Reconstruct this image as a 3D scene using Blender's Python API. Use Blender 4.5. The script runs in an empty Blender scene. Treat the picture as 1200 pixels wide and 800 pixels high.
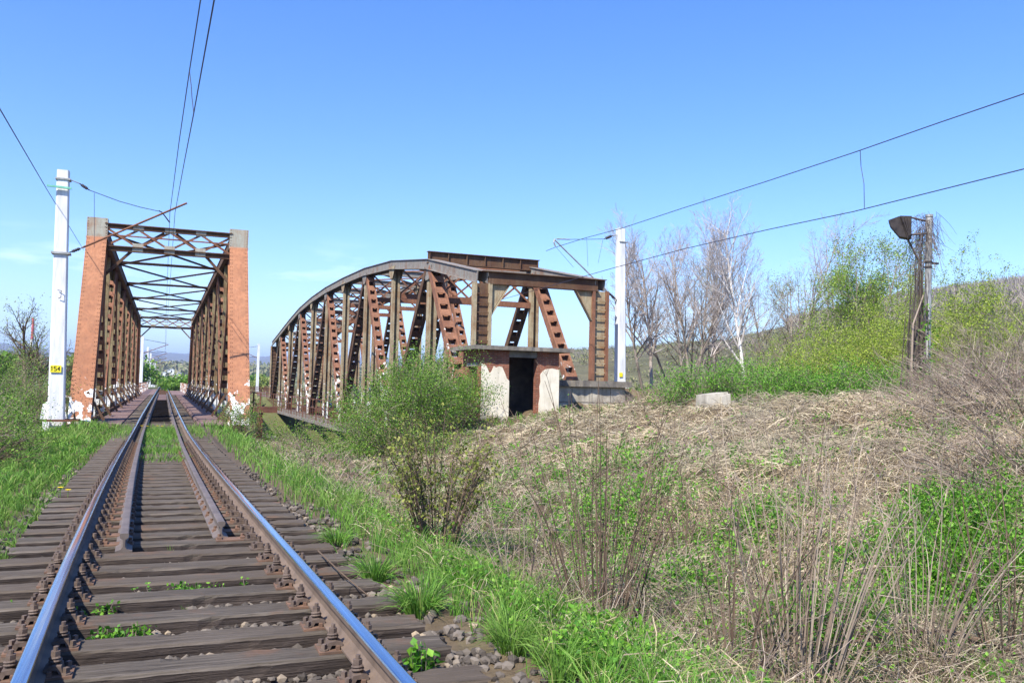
import bpy, math, random
import numpy as np

# ------------------------------------------------------------------ camera, sky, sun, exposure
sc = bpy.context.scene
COL = sc.collection
F_PX, ROLL, VPX, VPY, EYE = 1000.0, 0.022, 192.0, 445.0, 1.25   # measured in the 1200 x 800 photograph
_Y = np.array([VPX-600, -(VPY-400), -F_PX]); _Y /= np.linalg.norm(_Y)
_c = -(_Y[0]*math.sin(ROLL)+_Y[1]*math.cos(ROLL))/_Y[2]
_Z = np.array([math.sin(ROLL), math.cos(ROLL), _c]); _Z /= np.linalg.norm(_Z)
_X = np.cross(_Y, _Z)
W2C = np.array([_X, _Y, _Z])             # rows: world axes seen in camera space
cam = bpy.data.cameras.new('camera'); camo = bpy.data.objects.new('camera', cam); COL.objects.link(camo)
cam.sensor_fit = 'HORIZONTAL'; cam.sensor_width = 36.0; cam.lens = 36.0*F_PX/1200
cam.clip_start = 0.05; cam.clip_end = 40000
import mathutils
m4 = mathutils.Matrix([[*W2C[0], 0], [*W2C[1], 0], [*W2C[2], EYE], [0, 0, 0, 1]])
camo.matrix_world = m4
sc.camera = camo

SUN = np.array([-0.50, -0.43, 0.75]); SUN /= np.linalg.norm(SUN)
w = bpy.data.worlds.new("World"); sc.world = w; w.use_nodes = True
nt = w.node_tree; nt.nodes.clear()
wo = nt.nodes.new('ShaderNodeOutputWorld'); bg = nt.nodes.new('ShaderNodeBackground')
sky = nt.nodes.new('ShaderNodeTexSky'); sky.sky_type = 'NISHITA'; sky.sun_disc = False
sky.sun_elevation = math.asin(SUN[2]); sky.sun_rotation = math.atan2(SUN[0], SUN[1])
sky.altitude = 300; sky.air_density = 1.0; sky.dust_density = 0.35; sky.ozone_density = 3.0
hs = nt.nodes.new('ShaderNodeHueSaturation'); hs.inputs['Saturation'].default_value = 1.30; hs.inputs['Hue'].default_value = .5145; hs.inputs['Value'].default_value = 1.0
nt.links.new(sky.outputs[0], hs.inputs['Color'])
# a few thin clouds low over the horizon
tc = nt.nodes.new('ShaderNodeTexCoord'); mp = nt.nodes.new('ShaderNodeMapping'); mp.inputs['Scale'].default_value = (5, 5, 26)
nz = nt.nodes.new('ShaderNodeTexNoise'); nz.inputs['Scale'].default_value = 1.3; nz.inputs['Detail'].default_value = 7; nz.inputs['Roughness'].default_value = 0.55
rp = nt.nodes.new('ShaderNodeValToRGB'); rp.color_ramp.elements[0].position = 0.58; rp.color_ramp.elements[1].position = 0.80
sx = nt.nodes.new('ShaderNodeSeparateXYZ'); r2 = nt.nodes.new('ShaderNodeValToRGB')
e = r2.color_ramp.elements; e[0].position = 0.02; e[0].color = (0, 0, 0, 1); e[1].position = 0.06; e[1].color = (1, 1, 1, 1)
k = r2.color_ramp.elements.new(0.12); k.color = (1, 1, 1, 1); k = r2.color_ramp.elements.new(0.17); k.color = (0, 0, 0, 1)
mu = nt.nodes.new('ShaderNodeMath'); mu.operation = 'MULTIPLY'
mu2 = nt.nodes.new('ShaderNodeMath'); mu2.operation = 'MULTIPLY'; mu2.inputs[1].default_value = 0.3
mx = nt.nodes.new('ShaderNodeMix'); mx.data_type = 'RGBA'; mx.inputs['B'].default_value = (9.5, 10.0, 10.8, 1)
L = nt.links.new
L(tc.outputs['Generated'], mp.inputs[0]); L(mp.outputs[0], nz.inputs['Vector']); L(nz.outputs[0], rp.inputs[0])
L(tc.outputs['Generated'], sx.inputs[0]); L(sx.outputs['Z'], r2.inputs[0])
L(rp.outputs[0], mu.inputs[0]); L(r2.outputs[0], mu.inputs[1]); L(mu.outputs[0], mu2.inputs[0])
L(mu2.outputs[0], mx.inputs['Factor']); L(hs.outputs[0], mx.inputs['A']); L(mx.outputs['Result'], bg.inputs['Color'])
bg.inputs['Strength'].default_value = 0.15
L(bg.outputs[0], wo.inputs['Surface'])
sl = bpy.data.lights.new('sun', 'SUN'); sl.energy = 4.7; sl.angle = math.radians(0.53); sl.color = (1.0, 0.95, 0.87)
slo = bpy.data.objects.new('sun', sl); COL.objects.link(slo); slo.location = (-20, -10, 40)
slo.rotation_euler = mathutils.Vector(SUN).to_track_quat('Z', 'Y').to_euler()
sc.view_settings.view_transform = 'Standard'; sc.view_settings.look = 'None'
sc.view_settings.gamma = 1; sc.view_settings.use_curve_mapping = False
sc.view_settings.exposure = 0.95
sc.render.engine = 'CYCLES'
cy = sc.cycles
cy.use_denoising = True
cy.max_bounces = 6; cy.diffuse_bounces = 3; cy.glossy_bounces = 3; cy.transmission_bounces = 4
cy.transparent_max_bounces = 8; cy.volume_bounces = 0
cy.sample_clamp_indirect = 8

# ------------------------------------------------------------------ helpers: pixels of the photograph to places
EYEP = np.array([0, 0, EYE])
def ray(px, py): return W2C @ np.array([px-600, -(py-400), -F_PX])
def at_y(px, py, Y): d = ray(px, py); return EYEP+d*Y/d[1]
def at_x(px, py, X): d = ray(px, py); return EYEP+d*X/d[0]
def at_z(px, py, Z): d = ray(px, py); return EYEP+d*(Z-EYE)/d[2]
def project(P):
    c = (np.asarray(P, float).reshape(-1, 3)-EYEP) @ W2C
    zz = np.minimum(c[:, 2], -1e-3)
    return 600-F_PX*c[:, 0]/zz, 400+F_PX*c[:, 1]/zz, -c[:, 2]
def at_ground(px, py):
    d = ray(px, py); lo, hi = 1.0, 400.0
    t = lo
    while t < hi:
        p = EYEP+d*t/np.linalg.norm(d)
        if p[2] < gh(p[0], p[1]): return p
        t += 0.02*max(1, t*0.15)
    return p

# ------------------------------------------------------------------ helpers: meshes and objects
class MB:
    def __init__(s): s.v = []; s.f = []; s.m = []; s.n = 0
    def add(s, v, f, mi=0):
        v = np.asarray(v, float).reshape(-1, 3); f = np.asarray(f, int)
        s.v.append(v); s.f.append(f+s.n); s.m.append(np.full(len(f), mi)); s.n += len(v); return s
    def hexa(s, c8, mi=0):
        return s.add(c8, [[0, 3, 2, 1], [4, 5, 6, 7], [0, 1, 5, 4], [1, 2, 6, 5], [2, 3, 7, 6], [3, 0, 4, 7]], mi)
    def box(s, x0, x1, y0, y1, z0, z1, mi=0):
        return s.hexa([[x0, y0, z0], [x1, y0, z0], [x1, y1, z0], [x0, y1, z0], [x0, y0, z1], [x1, y0, z1], [x1, y1, z1], [x0, y1, z1]], mi)
    def beam(s, p0, p1, wd, h, side=None, mi=0):
        """box from p0 to p1; wd is its size along SIDE (default horizontal), h across both"""
        p0 = np.asarray(p0, float); p1 = np.asarray(p1, float); d = p1-p0; d /= np.linalg.norm(d)
        if side is None:
            side = np.cross(d, [0, 0, 1.0])
            if np.linalg.norm(side) < 1e-3: side = np.array([1.0, 0, 0])
        side = np.asarray(side, float); side = side-d*(side@d); side /= np.linalg.norm(side)
        up = np.cross(side, d)
        a = side*wd/2; b = up*h/2
        return s.hexa([p0-a-b, p0+a-b, p1+a-b, p1-a-b, p0-a+b, p0+a+b, p1+a+b, p1-a+b], mi)
    def tube(s, pts, r, n=6, mi=0, cap=True):
        pts = np.asarray(pts, float); r = np.broadcast_to(np.asarray(r, float), (len(pts),))
        t = np.gradient(pts, axis=0); t /= np.linalg.norm(t, axis=1)[:, None]+1e-9
        ref = np.array([0, 0, 1.0]) if abs(t[0][2]) < .9 else np.array([1.0, 0, 0])
        a = np.cross(t, ref); a /= np.linalg.norm(a, axis=1)[:, None]+1e-9; b = np.cross(t, a)
        an = np.arange(n)*2*math.pi/n
        v = pts[:, None]+r[:, None, None]*(a[:, None]*np.cos(an)[None, :, None]+b[:, None]*np.sin(an)[None, :, None])
        k = len(pts); i = np.arange(k-1)[:, None]*n; j = np.arange(n)[None]; j2 = (j+1) % n
        f = np.stack([i+j, i+j2, i+n+j2, i+n+j], -1).reshape(-1, 4)
        o = s.n; s.add(v, f, mi)
        if cap:
            s.f.append(np.array([list(range(n))[::-1]])+o); s.m.append(np.array([mi]))
            s.f.append(np.array([list(range(n))])+o+(k-1)*n); s.m.append(np.array([mi]))
        return s
    def prism(s, poly, axis_vec, mi=0):
        """planar polygon (k,3) swept by axis_vec"""
        p = np.asarray(poly, float); k = len(p); o = s.n
        s.add(np.vstack([p, p+np.asarray(axis_vec, float)]), [[i, (i+1) % k, k+(i+1) % k, k+i] for i in range(k)], mi)
        s.f.append(np.array([list(range(k))[::-1]])+o); s.m.append(np.array([mi]))
        s.f.append(np.array([list(range(k, 2*k))])+o); s.m.append(np.array([mi]))
        return s
    def dome(s, c, r, nrm, mi=0):
        nrm = np.asarray(nrm, float); nrm /= np.linalg.norm(nrm); c = np.asarray(c, float)
        a = np.cross(nrm, [1, 0, 0.3]); a /= np.linalg.norm(a); b = np.cross(nrm, a); an = np.arange(6)*math.pi/3
        ring = lambda q, h: c+r*q*(np.cos(an)[:, None]*a+np.sin(an)[:, None]*b)+nrm*h
        o = s.n
        s.add(np.vstack([ring(1, 0), ring(.75, r*.55)]), [[i, (i+1) % 6, 6+(i+1) % 6, 6+i] for i in range(6)], mi)
        s.f.append(np.array([[6, 7, 8, 9, 10, 11]])+o); s.m.append(np.array([mi])); return s
    def quads(s, v4, mi=0):
        v4 = np.asarray(v4, float).reshape(-1, 4, 3); n = len(v4)
        return s.add(v4.reshape(-1, 3), np.arange(n*4).reshape(n, 4), mi)
    def build(s, name, mats, parent=None, origin=(0, 0, 0), smooth=False):
        base = np.asarray(ORG[parent.name] if parent is not None else origin, float)
        v = (np.vstack(s.v) if s.v else np.zeros((0, 3)))-base
        me = bpy.data.meshes.new(name)
        me.vertices.add(len(v)); me.vertices.foreach_set('co', v.astype(np.float32).ravel())
        cnt = np.concatenate([np.full(len(f), f.shape[1]) for f in s.f]) if s.f else np.zeros(0, int)
        lv = np.concatenate([f.ravel() for f in s.f]) if s.f else np.zeros(0, int)
        me.loops.add(len(lv)); me.loops.foreach_set('vertex_index', lv.astype(np.int32))
        me.polygons.add(len(cnt)); me.polygons.foreach_set('loop_start', np.concatenate([[0], np.cumsum(cnt)[:-1]]).astype(np.int32))
        me.polygons.foreach_set('material_index', np.concatenate(s.m).astype(np.int32))
        me.polygons.foreach_set('use_smooth', np.full(len(cnt), smooth))
        me.update(calc_edges=True); me.validate()
        for m in (mats if isinstance(mats, (list, tuple)) else [mats]): me.materials.append(m)
        o = bpy.data.objects.new(name, me); COL.objects.link(o)
        if parent is not None: o.parent = parent
        else: o.location = base
        ORG[o.name] = base
        return o
ORG = {}
def tag(o, label=None, cat=None, group=None, kind=None):
    if label: o['label'] = label
    if cat: o['category'] = cat
    if group: o['group'] = group
    if kind: o['kind'] = kind
    return o
def thing(name, label, cat, base, group=None):
    o = bpy.data.objects.new(name, None); COL.objects.link(o); o.empty_display_size = 0.3
    o.location = base; ORG[o.name] = np.asarray(base, float)
    return tag(o, label, cat, group)
def copy_tree(o, loc=None, rz=None, label=None, parent=None, only=None):
    c = o.copy(); COL.objects.link(c); c.parent = parent
    ORG[c.name] = np.zeros(3)
    if loc is not None: c.location = loc
    if rz is not None: c.rotation_euler = (0, 0, rz)
    if label: c['label'] = label
    for ch in list(o.children): copy_tree(ch, parent=c)
    return c
def structure(o): o['kind'] = 'structure'; return o

# vectorised growing things -------------------------------------------------------------------
def unit(v): return v/(np.linalg.norm(v, axis=-1, keepdims=True)+1e-9)
def curves(mb, p0, pc, p1, r0, r1, seg=4, sides=3, mi=0):
    """N tapered tubes along quadratic curves p0 - pc - p1"""
    p0, pc, p1 = (np.asarray(a, float).reshape(-1, 3) for a in (p0, pc, p1)); n = len(p0)
    if n == 0: return
    r0 = np.broadcast_to(r0, (n,)); r1 = np.broadcast_to(r1, (n,))
    t = np.linspace(0, 1, seg+1)
    P = ((1-t)**2)[None, :, None]*p0[:, None]+(2*t*(1-t))[None, :, None]*pc[:, None]+(t**2)[None, :, None]*p1[:, None]
    R = r0[:, None]*(1-t)+r1[:, None]*t
    d = unit(p1-p0); ref = np.where(np.abs(d[:, 2:3]) < .85, [[0, 0, 1.0]], [[1.0, 0.1, 0]])
    a = unit(np.cross(d, ref)); b = np.cross(d, a); an = np.arange(sides)*2*math.pi/sides
    V = P[:, :, None]+R[:, :, None, None]*(a[:, None, None]*np.cos(an)[None, None, :, None]+b[:, None, None]*np.sin(an)[None, None, :, None])
    i = np.arange(n)[:, None, None]*((seg+1)*sides)+np.arange(seg)[None, :, None]*sides; j = np.arange(sides)[None, None]
    j2 = (j+1) % sides
    mb.add(V, np.stack([i+j, i+j2, i+sides+j2, i+sides+j], -1).reshape(-1, 4), mi)
def ribbons(mb, p0, pc, p1, wd, seg=3, mi=0, rng=None, flat=0.0):
    """N blades (thin tapering ribbons)"""
    p0, pc, p1 = (np.asarray(a, float).reshape(-1, 3) for a in (p0, pc, p1)); n = len(p0)
    if n == 0: return
    t = np.linspace(0, 1, seg+1)
    P = ((1-t)**2)[None, :, None]*p0[:, None]+(2*t*(1-t))[None, :, None]*pc[:, None]+(t**2)[None, :, None]*p1[:, None]
    side = unit(np.cross(unit(p1-p0), rng.normal(size=(n, 3))+[0, 0, flat]))
    wv = np.broadcast_to(wd, (n,))[:, None]*(1-t**1.6*.9)[None]
    V = np.stack([P-side[:, None]*wv[..., None]/2, P+side[:, None]*wv[..., None]/2], 2)
    i = np.arange(n)[:, None]*(2*(seg+1))+np.arange(seg)[None]*2
    mb.add(V, np.stack([i, i+1, i+3, i+2], -1).reshape(-1, 4), mi)
def leaves(mb, c, size, rng, mi=0, droop=0.0, aspect=.62):
    """N small folded leaves (two faces each) at the points c"""
    c = np.asarray(c, float).reshape(-1, 3); n = len(c)
    if n == 0: return
    d = unit(rng.normal(size=(n, 3))+[0, 0, -droop]); s = unit(np.cross(d, rng.normal(size=(n, 3))+[0, 0, 1.2])); nn = np.cross(s, d)
    L_ = (size*rng.uniform(.6, 1.3, n))[:, None]; Wd = L_*aspect
    mid = c+d*L_*.5+nn*L_*-.06; tip = c+d*L_
    V = np.stack([c, mid+s*Wd*.5+nn*L_*.12, tip, mid-s*Wd*.5+nn*L_*.12], 1)
    o = np.arange(n)[:, None]*4
    mb.add(V.reshape(-1, 3), np.vstack([np.hstack([o, o+1, o+2]), np.hstack([o, o+2, o+3])]), mi)

# ------------------------------------------------------------------ helpers: materials
def lin(r, g, b): return tuple(((c/255)/12.92 if c/255 <= .04045 else ((c/255+.055)/1.055)**2.4) for c in (r, g, b))+(1,)
class Mat:
    def __init__(s, name, rough=.9, metal=0.0, spec=.3):
        s.m = bpy.data.materials.new(name); s.m.use_nodes = True; s.nt = s.m.node_tree; s.b = s.nt.nodes['Principled BSDF']
        s.b.inputs['Roughness'].default_value = rough; s.b.inputs['Metallic'].default_value = metal
        s.b.inputs['Specular IOR Level'].default_value = spec
    def n(s, t, **kw):
        x = s.nt.nodes.new(t)
        for k_, v_ in kw.items():
            if hasattr(x, k_) and k_ not in x.inputs: setattr(x, k_, v_)
            else: x.inputs[k_].default_value = v_
        return x
    def l(s, a, b): s.nt.links.new(a, b)
    def coords(s, kind='pos', scale=(1, 1, 1)):
        src = s.n('ShaderNodeNewGeometry').outputs['Position'] if kind == 'pos' else s.n('ShaderNodeTexCoord').outputs['Object']
        mp_ = s.n('ShaderNodeMapping'); mp_.inputs['Scale'].default_value = scale; s.l(src, mp_.inputs[0]); return mp_.outputs[0]
    def noise(s, vec, scale, detail=4, rough=.6, dist=0.0):
        x = s.n('ShaderNodeTexNoise'); x.inputs['Scale'].default_value = scale; x.inputs['Detail'].default_value = detail
        x.inputs['Roughness'].default_value = rough; x.inputs['Distortion'].default_value = dist; s.l(vec, x.inputs['Vector']); return x.outputs[0]
    def ramp(s, fac, stops):
        x = s.n('ShaderNodeValToRGB'); el = x.color_ramp.elements
        while len(el) < len(stops): el.new(.5)
        for e_, (p_, c_) in zip(el, stops): e_.position = p_; e_.color = c_ if isinstance(c_, tuple) else (c_, c_, c_, 1)
        s.l(fac, x.inputs[0]); return x.outputs[0]
    def math(s, op, a, b=None, clamp=False):
        x = s.n('ShaderNodeMath'); x.operation = op; x.use_clamp = clamp
        for i_, q in enumerate((a, b)):
            if q is None: continue
            if isinstance(q, (int, float)): x.inputs[i_].default_value = q
            else: s.l(q, x.inputs[i_])
        return x.outputs[0]
    def mix(s, fac, a, b, blend='MIX'):
        x = s.n('ShaderNodeMix'); x.data_type = 'RGBA'; x.blend_type = blend
        for nm, q in (('Factor', fac), ('A', a), ('B', b)):
            i_ = [k_ for k_ in x.inputs if k_.name == nm and (nm == 'Factor' and k_.type == 'VALUE' or k_.type == 'RGBA')][0]
            if isinstance(q, (int, float, tuple)): i_.default_value = q
            else: s.l(q, i_)
        return [k_ for k_ in x.outputs if k_.type == 'RGBA'][0]
    def bump(s, h, strength=.4, dist=.01):
        x = s.n('ShaderNodeBump'); x.inputs['Strength'].default_value = strength; x.inputs['Distance'].default_value = dist
        s.l(h, x.inputs['Height']); s.l(x.outputs[0], s.b.inputs['Normal'])
    def color(s, c): s.l(c, s.b.inputs['Base Color']); return s
    def zpos(s):
        g = s.n('ShaderNodeNewGeometry'); q = s.n('ShaderNodeSeparateXYZ'); s.l(g.outputs['Position'], q.inputs[0]); return q.outputs['Z']
    def island(s): return s.n('ShaderNodeNewGeometry').outputs['Random Per Island']
    def objrand(s): return s.n('ShaderNodeObjectInfo').outputs['Random']

def steel(name, paint, rust, dark, amount=.5, white=None, scale=1.0, rough=.85, wz=(0.2, 1.9), wk=.27, runs=.55, speck=.6):
    """old paint over rust: big patches, fine speckle, runs down the member, flaking whitewash near the bottom"""
    M = Mat(name, rough, 0, .25); p = M.coords()
    a = M.noise(p, 1.1*scale, 7, .65); c = M.ramp(a, [(max(0, amount-.14), rust), (min(1, amount+.10), paint)])
    st = M.noise(M.coords('pos', (7, 7, .7)), 1.6, 5, .6)
    c = M.mix(M.ramp(st, [(.45, 0.0), (.7, runs)]), c, rust)
    st2 = M.noise(M.coords('pos', (11, 11, .35)), 1.3, 6, .65); c = M.mix(M.ramp(st2, [(.55, 0.0), (.75, runs)]), c, dark)
    sp = M.noise(p, 14, 4, .7); c = M.mix(M.ramp(sp, [(.52, 0.0), (.68, speck)]), c, dark)
    c = M.mix(M.ramp(M.noise(p, 3.1, 5, .6), [(.35, .0), (.7, .35)]), c, dark)
    if white is not None:
        z = M.zpos(); wn = M.noise(p, 2.3, 5, .6)
        lo = M.math('SUBTRACT', 1.0, M.math('MULTIPLY', M.math('SUBTRACT', z, wz[0]), 1/(wz[1]-wz[0])), True)
        f = M.math('MULTIPLY', M.math('SUBTRACT', M.math('ADD', M.math('MULTIPLY', lo, wk), wn), .70), 22, True)
        f = M.math('MULTIPLY', f, M.math('GREATER_THAN', M.math('ADD', lo, 0.0), 0.01))
        c = M.mix(f, c, white)
    M.color(c); M.bump(M.noise(p, 22, 5, .7), .35, .006)
    return M.m
WHITE = lin(224, 224, 218)
m_orange = steel('orange_rusty_paint', lin(178, 124, 90), lin(152, 102, 74), lin(108, 80, 64), .46, WHITE, .8, wk=.225, runs=.75, speck=.22)
m_greycap = steel('grey_paint_on_steel', lin(172, 172, 156), lin(160, 118, 86), lin(120, 108, 92), .42)
m_olive = steel('olive_grey_paint', lin(146, 134, 98), lin(118, 84, 56), lin(78, 66, 50), .45, WHITE)
m_rust = steel('red_brown_rust', lin(148, 104, 78), lin(118, 78, 58), lin(74, 56, 46), .5, WHITE)
m_brown = steel('dark_brown_steel', lin(112, 88, 66), lin(92, 62, 44), lin(52, 42, 36), .5)
m_grey = steel('weathered_grey_steel', lin(140, 138, 130), lin(126, 86, 60), lin(84, 76, 68), .40)
m_beige = steel('beige_grey_paint', lin(172, 160, 130), lin(140, 100, 66), lin(90, 76, 58), .44, WHITE, 1, .85, (-1.6, 2.2))
m_rustw = steel('rust_with_whitewash', lin(154, 110, 84), lin(122, 82, 62), lin(76, 60, 50), .5, WHITE, 1, .85, (-1.6, 6.0))
m_deckrust = steel('rusty_railing_paint', lin(122, 82, 64), lin(100, 64, 48), lin(62, 42, 36), .5)
def simple(name, c1, c2, scale=3, detail=5, rough=.9, bump=.3, bd=.01, spec=.25, metal=0, stretch=(1, 1, 1), rand=0.0, kind='pos'):
    M = Mat(name, rough, metal, spec); p = M.coords(kind, stretch)
    a = M.noise(p, scale, detail, .62); c = M.ramp(a, [(.3, c1), (.7, c2)])
    if rand: c = M.mix(rand, c, M.ramp(M.objrand(), [(0, c1), (1, c2)]))
    M.color(c)
    if bump: M.bump(M.noise(p, scale*6, 5, .7), bump, bd)
    return M.m
m_rivet = simple('rust_stained_rivets', lin(84, 58, 44), lin(118, 80, 58), 9, 4, .9, 0)
m_hole = simple('tarred_plate', lin(22, 20, 21), lin(34, 31, 30), 4, rough=1.0, bump=.2, spec=0)
m_walk = Mat('walkway_boards', .9); p = m_walk.coords('pos', (1, 1, 1))
c = m_walk.ramp(m_walk.noise(p, .9, 5, .6), [(.3, lin(106, 86, 80)), (.7, lin(134, 110, 102))])
c = m_walk.mix(m_walk.ramp(m_walk.noise(p, 9, 5, .7), [(.5, 0.0), (.75, .6)]), c, lin(88, 60, 52)); m_walk.color(c)
m_walk.bump(m_walk.noise(p, 14, 4), .3, .006); m_walk = m_walk.m
# timber
M = Mat('weathered_timber', .92, 0, .2)
gr = M.noise(M.coords('obj', (1.0, 26, 26)), 1.7, 8, .66, .25); gr2 = M.noise(M.coords('pos', (.8, 5, 5)), 1.3, 5, .6)
c = M.ramp(gr, [(.36, lin(40, 36, 31)), (.44, lin(86, 78, 68)), (.60, lin(112, 103, 92)), (.75, lin(134, 124, 112))])
c = M.mix(M.ramp(gr2, [(.42, 0.0), (.68, .75)]), c, lin(66, 60, 53))
c = M.mix(M.ramp(M.objrand(), [(0, 0.0), (1, .6)]), c, lin(92, 80, 68))
rs = M.noise(M.coords('pos', (1, 1, 1)), 2.4, 5, .6); c = M.mix(M.ramp(rs, [(.58, 0.0), (.72, .55)]), c, lin(120, 86, 64))
nrm = M.n('ShaderNodeSeparateXYZ'); M.l(M.n('ShaderNodeTexCoord').outputs['Object'], nrm.inputs[0])
M.color(c); M.bump(gr, .9, .02); m_timber = M.m
M = Mat('dark_timber_side', .95, 0, .15); gr = M.noise(M.coords('obj', (1.0, 26, 26)), 1.7, 8, .66, .25)  # sides and undersides of the sleepers, darker than their tops
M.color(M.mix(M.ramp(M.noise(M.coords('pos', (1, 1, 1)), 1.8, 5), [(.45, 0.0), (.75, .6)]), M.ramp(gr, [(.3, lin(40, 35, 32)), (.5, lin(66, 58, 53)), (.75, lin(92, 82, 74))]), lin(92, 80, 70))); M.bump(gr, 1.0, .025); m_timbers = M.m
# rails
M = Mat('polished_rail_head', .16, 1.0, .5); p = M.coords('pos', (40, .25, 1))
c = M.ramp(M.noise(p, 1.0, 4, .6), [(.35, lin(176, 178, 184)), (.7, lin(214, 216, 220))]); M.color(c)
M.l(M.ramp(M.noise(M.coords('pos', (30, .4, 1)), 1.0, 4), [(.3, .10), (.75, .30)]), M.b.inputs['Roughness']); m_head = M.m
m_railside = simple('brown_rail_steel', lin(92, 78, 66), lin(124, 106, 90), 6, rough=.7, bump=.25, bd=.003, spec=.35)
m_guard = simple('dull_guard_rail_steel', lin(88, 78, 70), lin(116, 104, 95), 5, rough=.6, bump=.2, bd=.003, spec=.4)
m_fast = simple('rusted_fastening_steel', lin(74, 62, 54), lin(112, 96, 84), 16, rough=.75, bump=.4, bd=.003, spec=.3)
m_plate = simple('rusty_base_plate', lin(88, 70, 58), lin(128, 98, 78), 12, rough=.8, bump=.4, bd=.003, spec=.3)
def island_mat(name, stops, rough=.8, trans=0.0, spec=.25, mixn=None):
    M = Mat(name, rough, 0, spec); c = M.ramp(M.island(), stops)
    if mixn:
        n_ = M.noise(M.coords(), mixn[0], 3); c = M.mix(M.ramp(n_, [(.42, 0.0), (.6, mixn[2])]), c, mixn[1])
    M.color(c)
    if trans:
        t_ = M.n('ShaderNodeBsdfTranslucent'); M.l(c, t_.inputs['Color']); s_ = M.n('ShaderNodeMixShader'); s_.inputs[0].default_value = trans
        M.l(M.b.outputs[0], s_.inputs[1]); M.l(t_.outputs[0], s_.inputs[2])
        M.l(s_.outputs[0], M.nt.nodes['Material Output'].inputs['Surface'])
    return M.m
m_stone = island_mat('ballast_stone', [(0, lin(62, 56, 50)), (.6, lin(98, 90, 81)), (.95, lin(122, 112, 100)), (1, lin(160, 142, 116))], .95)
m_grass = island_mat('spring_grass_blades', [(0, lin(66, 104, 34)), (.5, lin(98, 146, 50)), (.88, lin(132, 176, 72)), (1, lin(176, 172, 110))], .6, .35, .3, (.5, lin(116, 138, 62), .55))
m_dry = island_mat('dead_straw', [(0, lin(126, 110, 86)), (.35, lin(168, 150, 120)), (.75, lin(202, 184, 150)), (1, lin(224, 210, 180))], .85, .2, .2, (.35, lin(158, 150, 128), .6))
m_weed = island_mat('nettle_leaves', [(0, lin(58, 104, 28)), (.5, lin(92, 146, 40)), (1, lin(138, 182, 62))], .55, .35, .35)
m_willow = island_mat('yellow_green_willow_leaves', [(0, lin(92, 120, 34)), (.5, lin(142, 164, 52)), (1, lin(184, 196, 86))], .6, .35, .3)
m_spring = island_mat('spring_tree_leaves', [(0, lin(96, 130, 42)), (.5, lin(134, 164, 60)), (1, lin(174, 196, 92))], .6, .4, .3)
m_bud = island_mat('olive_buds', [(0, lin(90, 100, 36)), (.6, lin(124, 134, 52)), (1, lin(160, 160, 84))], .6, .3, .3)
m_bushleaf = island_mat('fresh_bush_leaves', [(0, lin(66, 102, 30)), (.5, lin(98, 138, 46)), (1, lin(142, 172, 70))], .6, .35, .3)
m_sprout = island_mat('pale_sprouting_leaves', [(0, lin(112, 128, 56)), (1, lin(164, 174, 96))], .6, .35, .3)
m_yellow = island_mat('dandelion_yellow', [(0, lin(240, 200, 10)), (1, lin(250, 220, 40))], .6)
m_twig = island_mat('grey_twigs', [(0, lin(96, 82, 70)), (.5, lin(136, 120, 104)), (1, lin(172, 158, 140))], .9)
m_twigd = island_mat('dark_brown_twigs', [(0, lin(62, 50, 42)), (.5, lin(94, 78, 64)), (1, lin(126, 108, 90))], .9)
m_twigp = island_mat('purplish_fine_twigs', [(0, lin(130, 121, 115)), (.5, lin(164, 155, 149)), (1, lin(196, 187, 181))], .9)
m_bramble = island_mat('bramble_stems', [(0, lin(78, 62, 52)), (.5, lin(124, 106, 92)), (1, lin(176, 160, 142))], .9)
m_bark = island_mat('grey_brown_bark', [(0, lin(108, 98, 87)), (.5, lin(136, 124, 112)), (1, lin(162, 150, 137))], .95)
m_birch = island_mat('pale_bark', [(0, lin(168, 160, 152)), (.6, lin(206, 200, 192)), (1, lin(226, 222, 216))], .9)
m_vine = island_mat('dead_vine', [(0, lin(62, 52, 48)), (.5, lin(94, 82, 74)), (1, lin(132, 120, 110))], .95)
m_conc = Mat('old_concrete', .95, 0, .2); p = m_conc.coords()
c = m_conc.ramp(m_conc.noise(p, 1.8, 7, .65), [(.3, lin(142, 134, 120)), (.7, lin(198, 190, 172))])
c = m_conc.mix(m_conc.ramp(m_conc.noise(m_conc.coords('pos', (5, 5, .6)), 1.2, 5), [(.5, 0.0), (.75, .7)]), c, lin(92, 84, 74))
m_conc.color(c); m_conc.bump(m_conc.noise(p, 18, 6, .7), .5, .01); m_conc = m_conc.m
m_roofslab = simple('grey_roof_slab', lin(96, 90, 82), lin(138, 130, 118), 2.5, 7, bump=.5)
m_mast = simple('white_concrete_mast', lin(186, 186, 184), lin(232, 233, 232), 2.6, 8, .85, .3, .006, stretch=(2.2, 2.2, .3))
m_white = simple('white_enamel', lin(206, 206, 202), lin(232, 232, 228), 4, 5, .6, .1)
m_sign = simple('yellow_enamel', lin(222, 204, 40), lin(236, 220, 60), 5, 4, .5, 0)
m_black = simple('black_paint', lin(20, 20, 20), lin(30, 30, 30), 5, 3, .6, 0)
m_insul = simple('brown_porcelain', lin(38, 32, 40), lin(58, 48, 56), 5, 3, .3, 0, spec=.5)
m_wire = simple('dark_copper_wire', lin(52, 54, 72), lin(66, 66, 84), 5, 2, .5, 0)
m_galv = simple('galvanised_pole', lin(126, 126, 122), lin(176, 176, 172), 5, 6, .6, .25, .004, .4, .35, (1, 1, .4))
m_lampbox = simple('blackened_lamp_housing', lin(46, 42, 42), lin(84, 76, 70), 7, 6, .7, .3, .01)
m_green = simple('green_bracket_paint', lin(110, 176, 150), lin(130, 196, 170), 6, 3, .6, 0)
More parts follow.
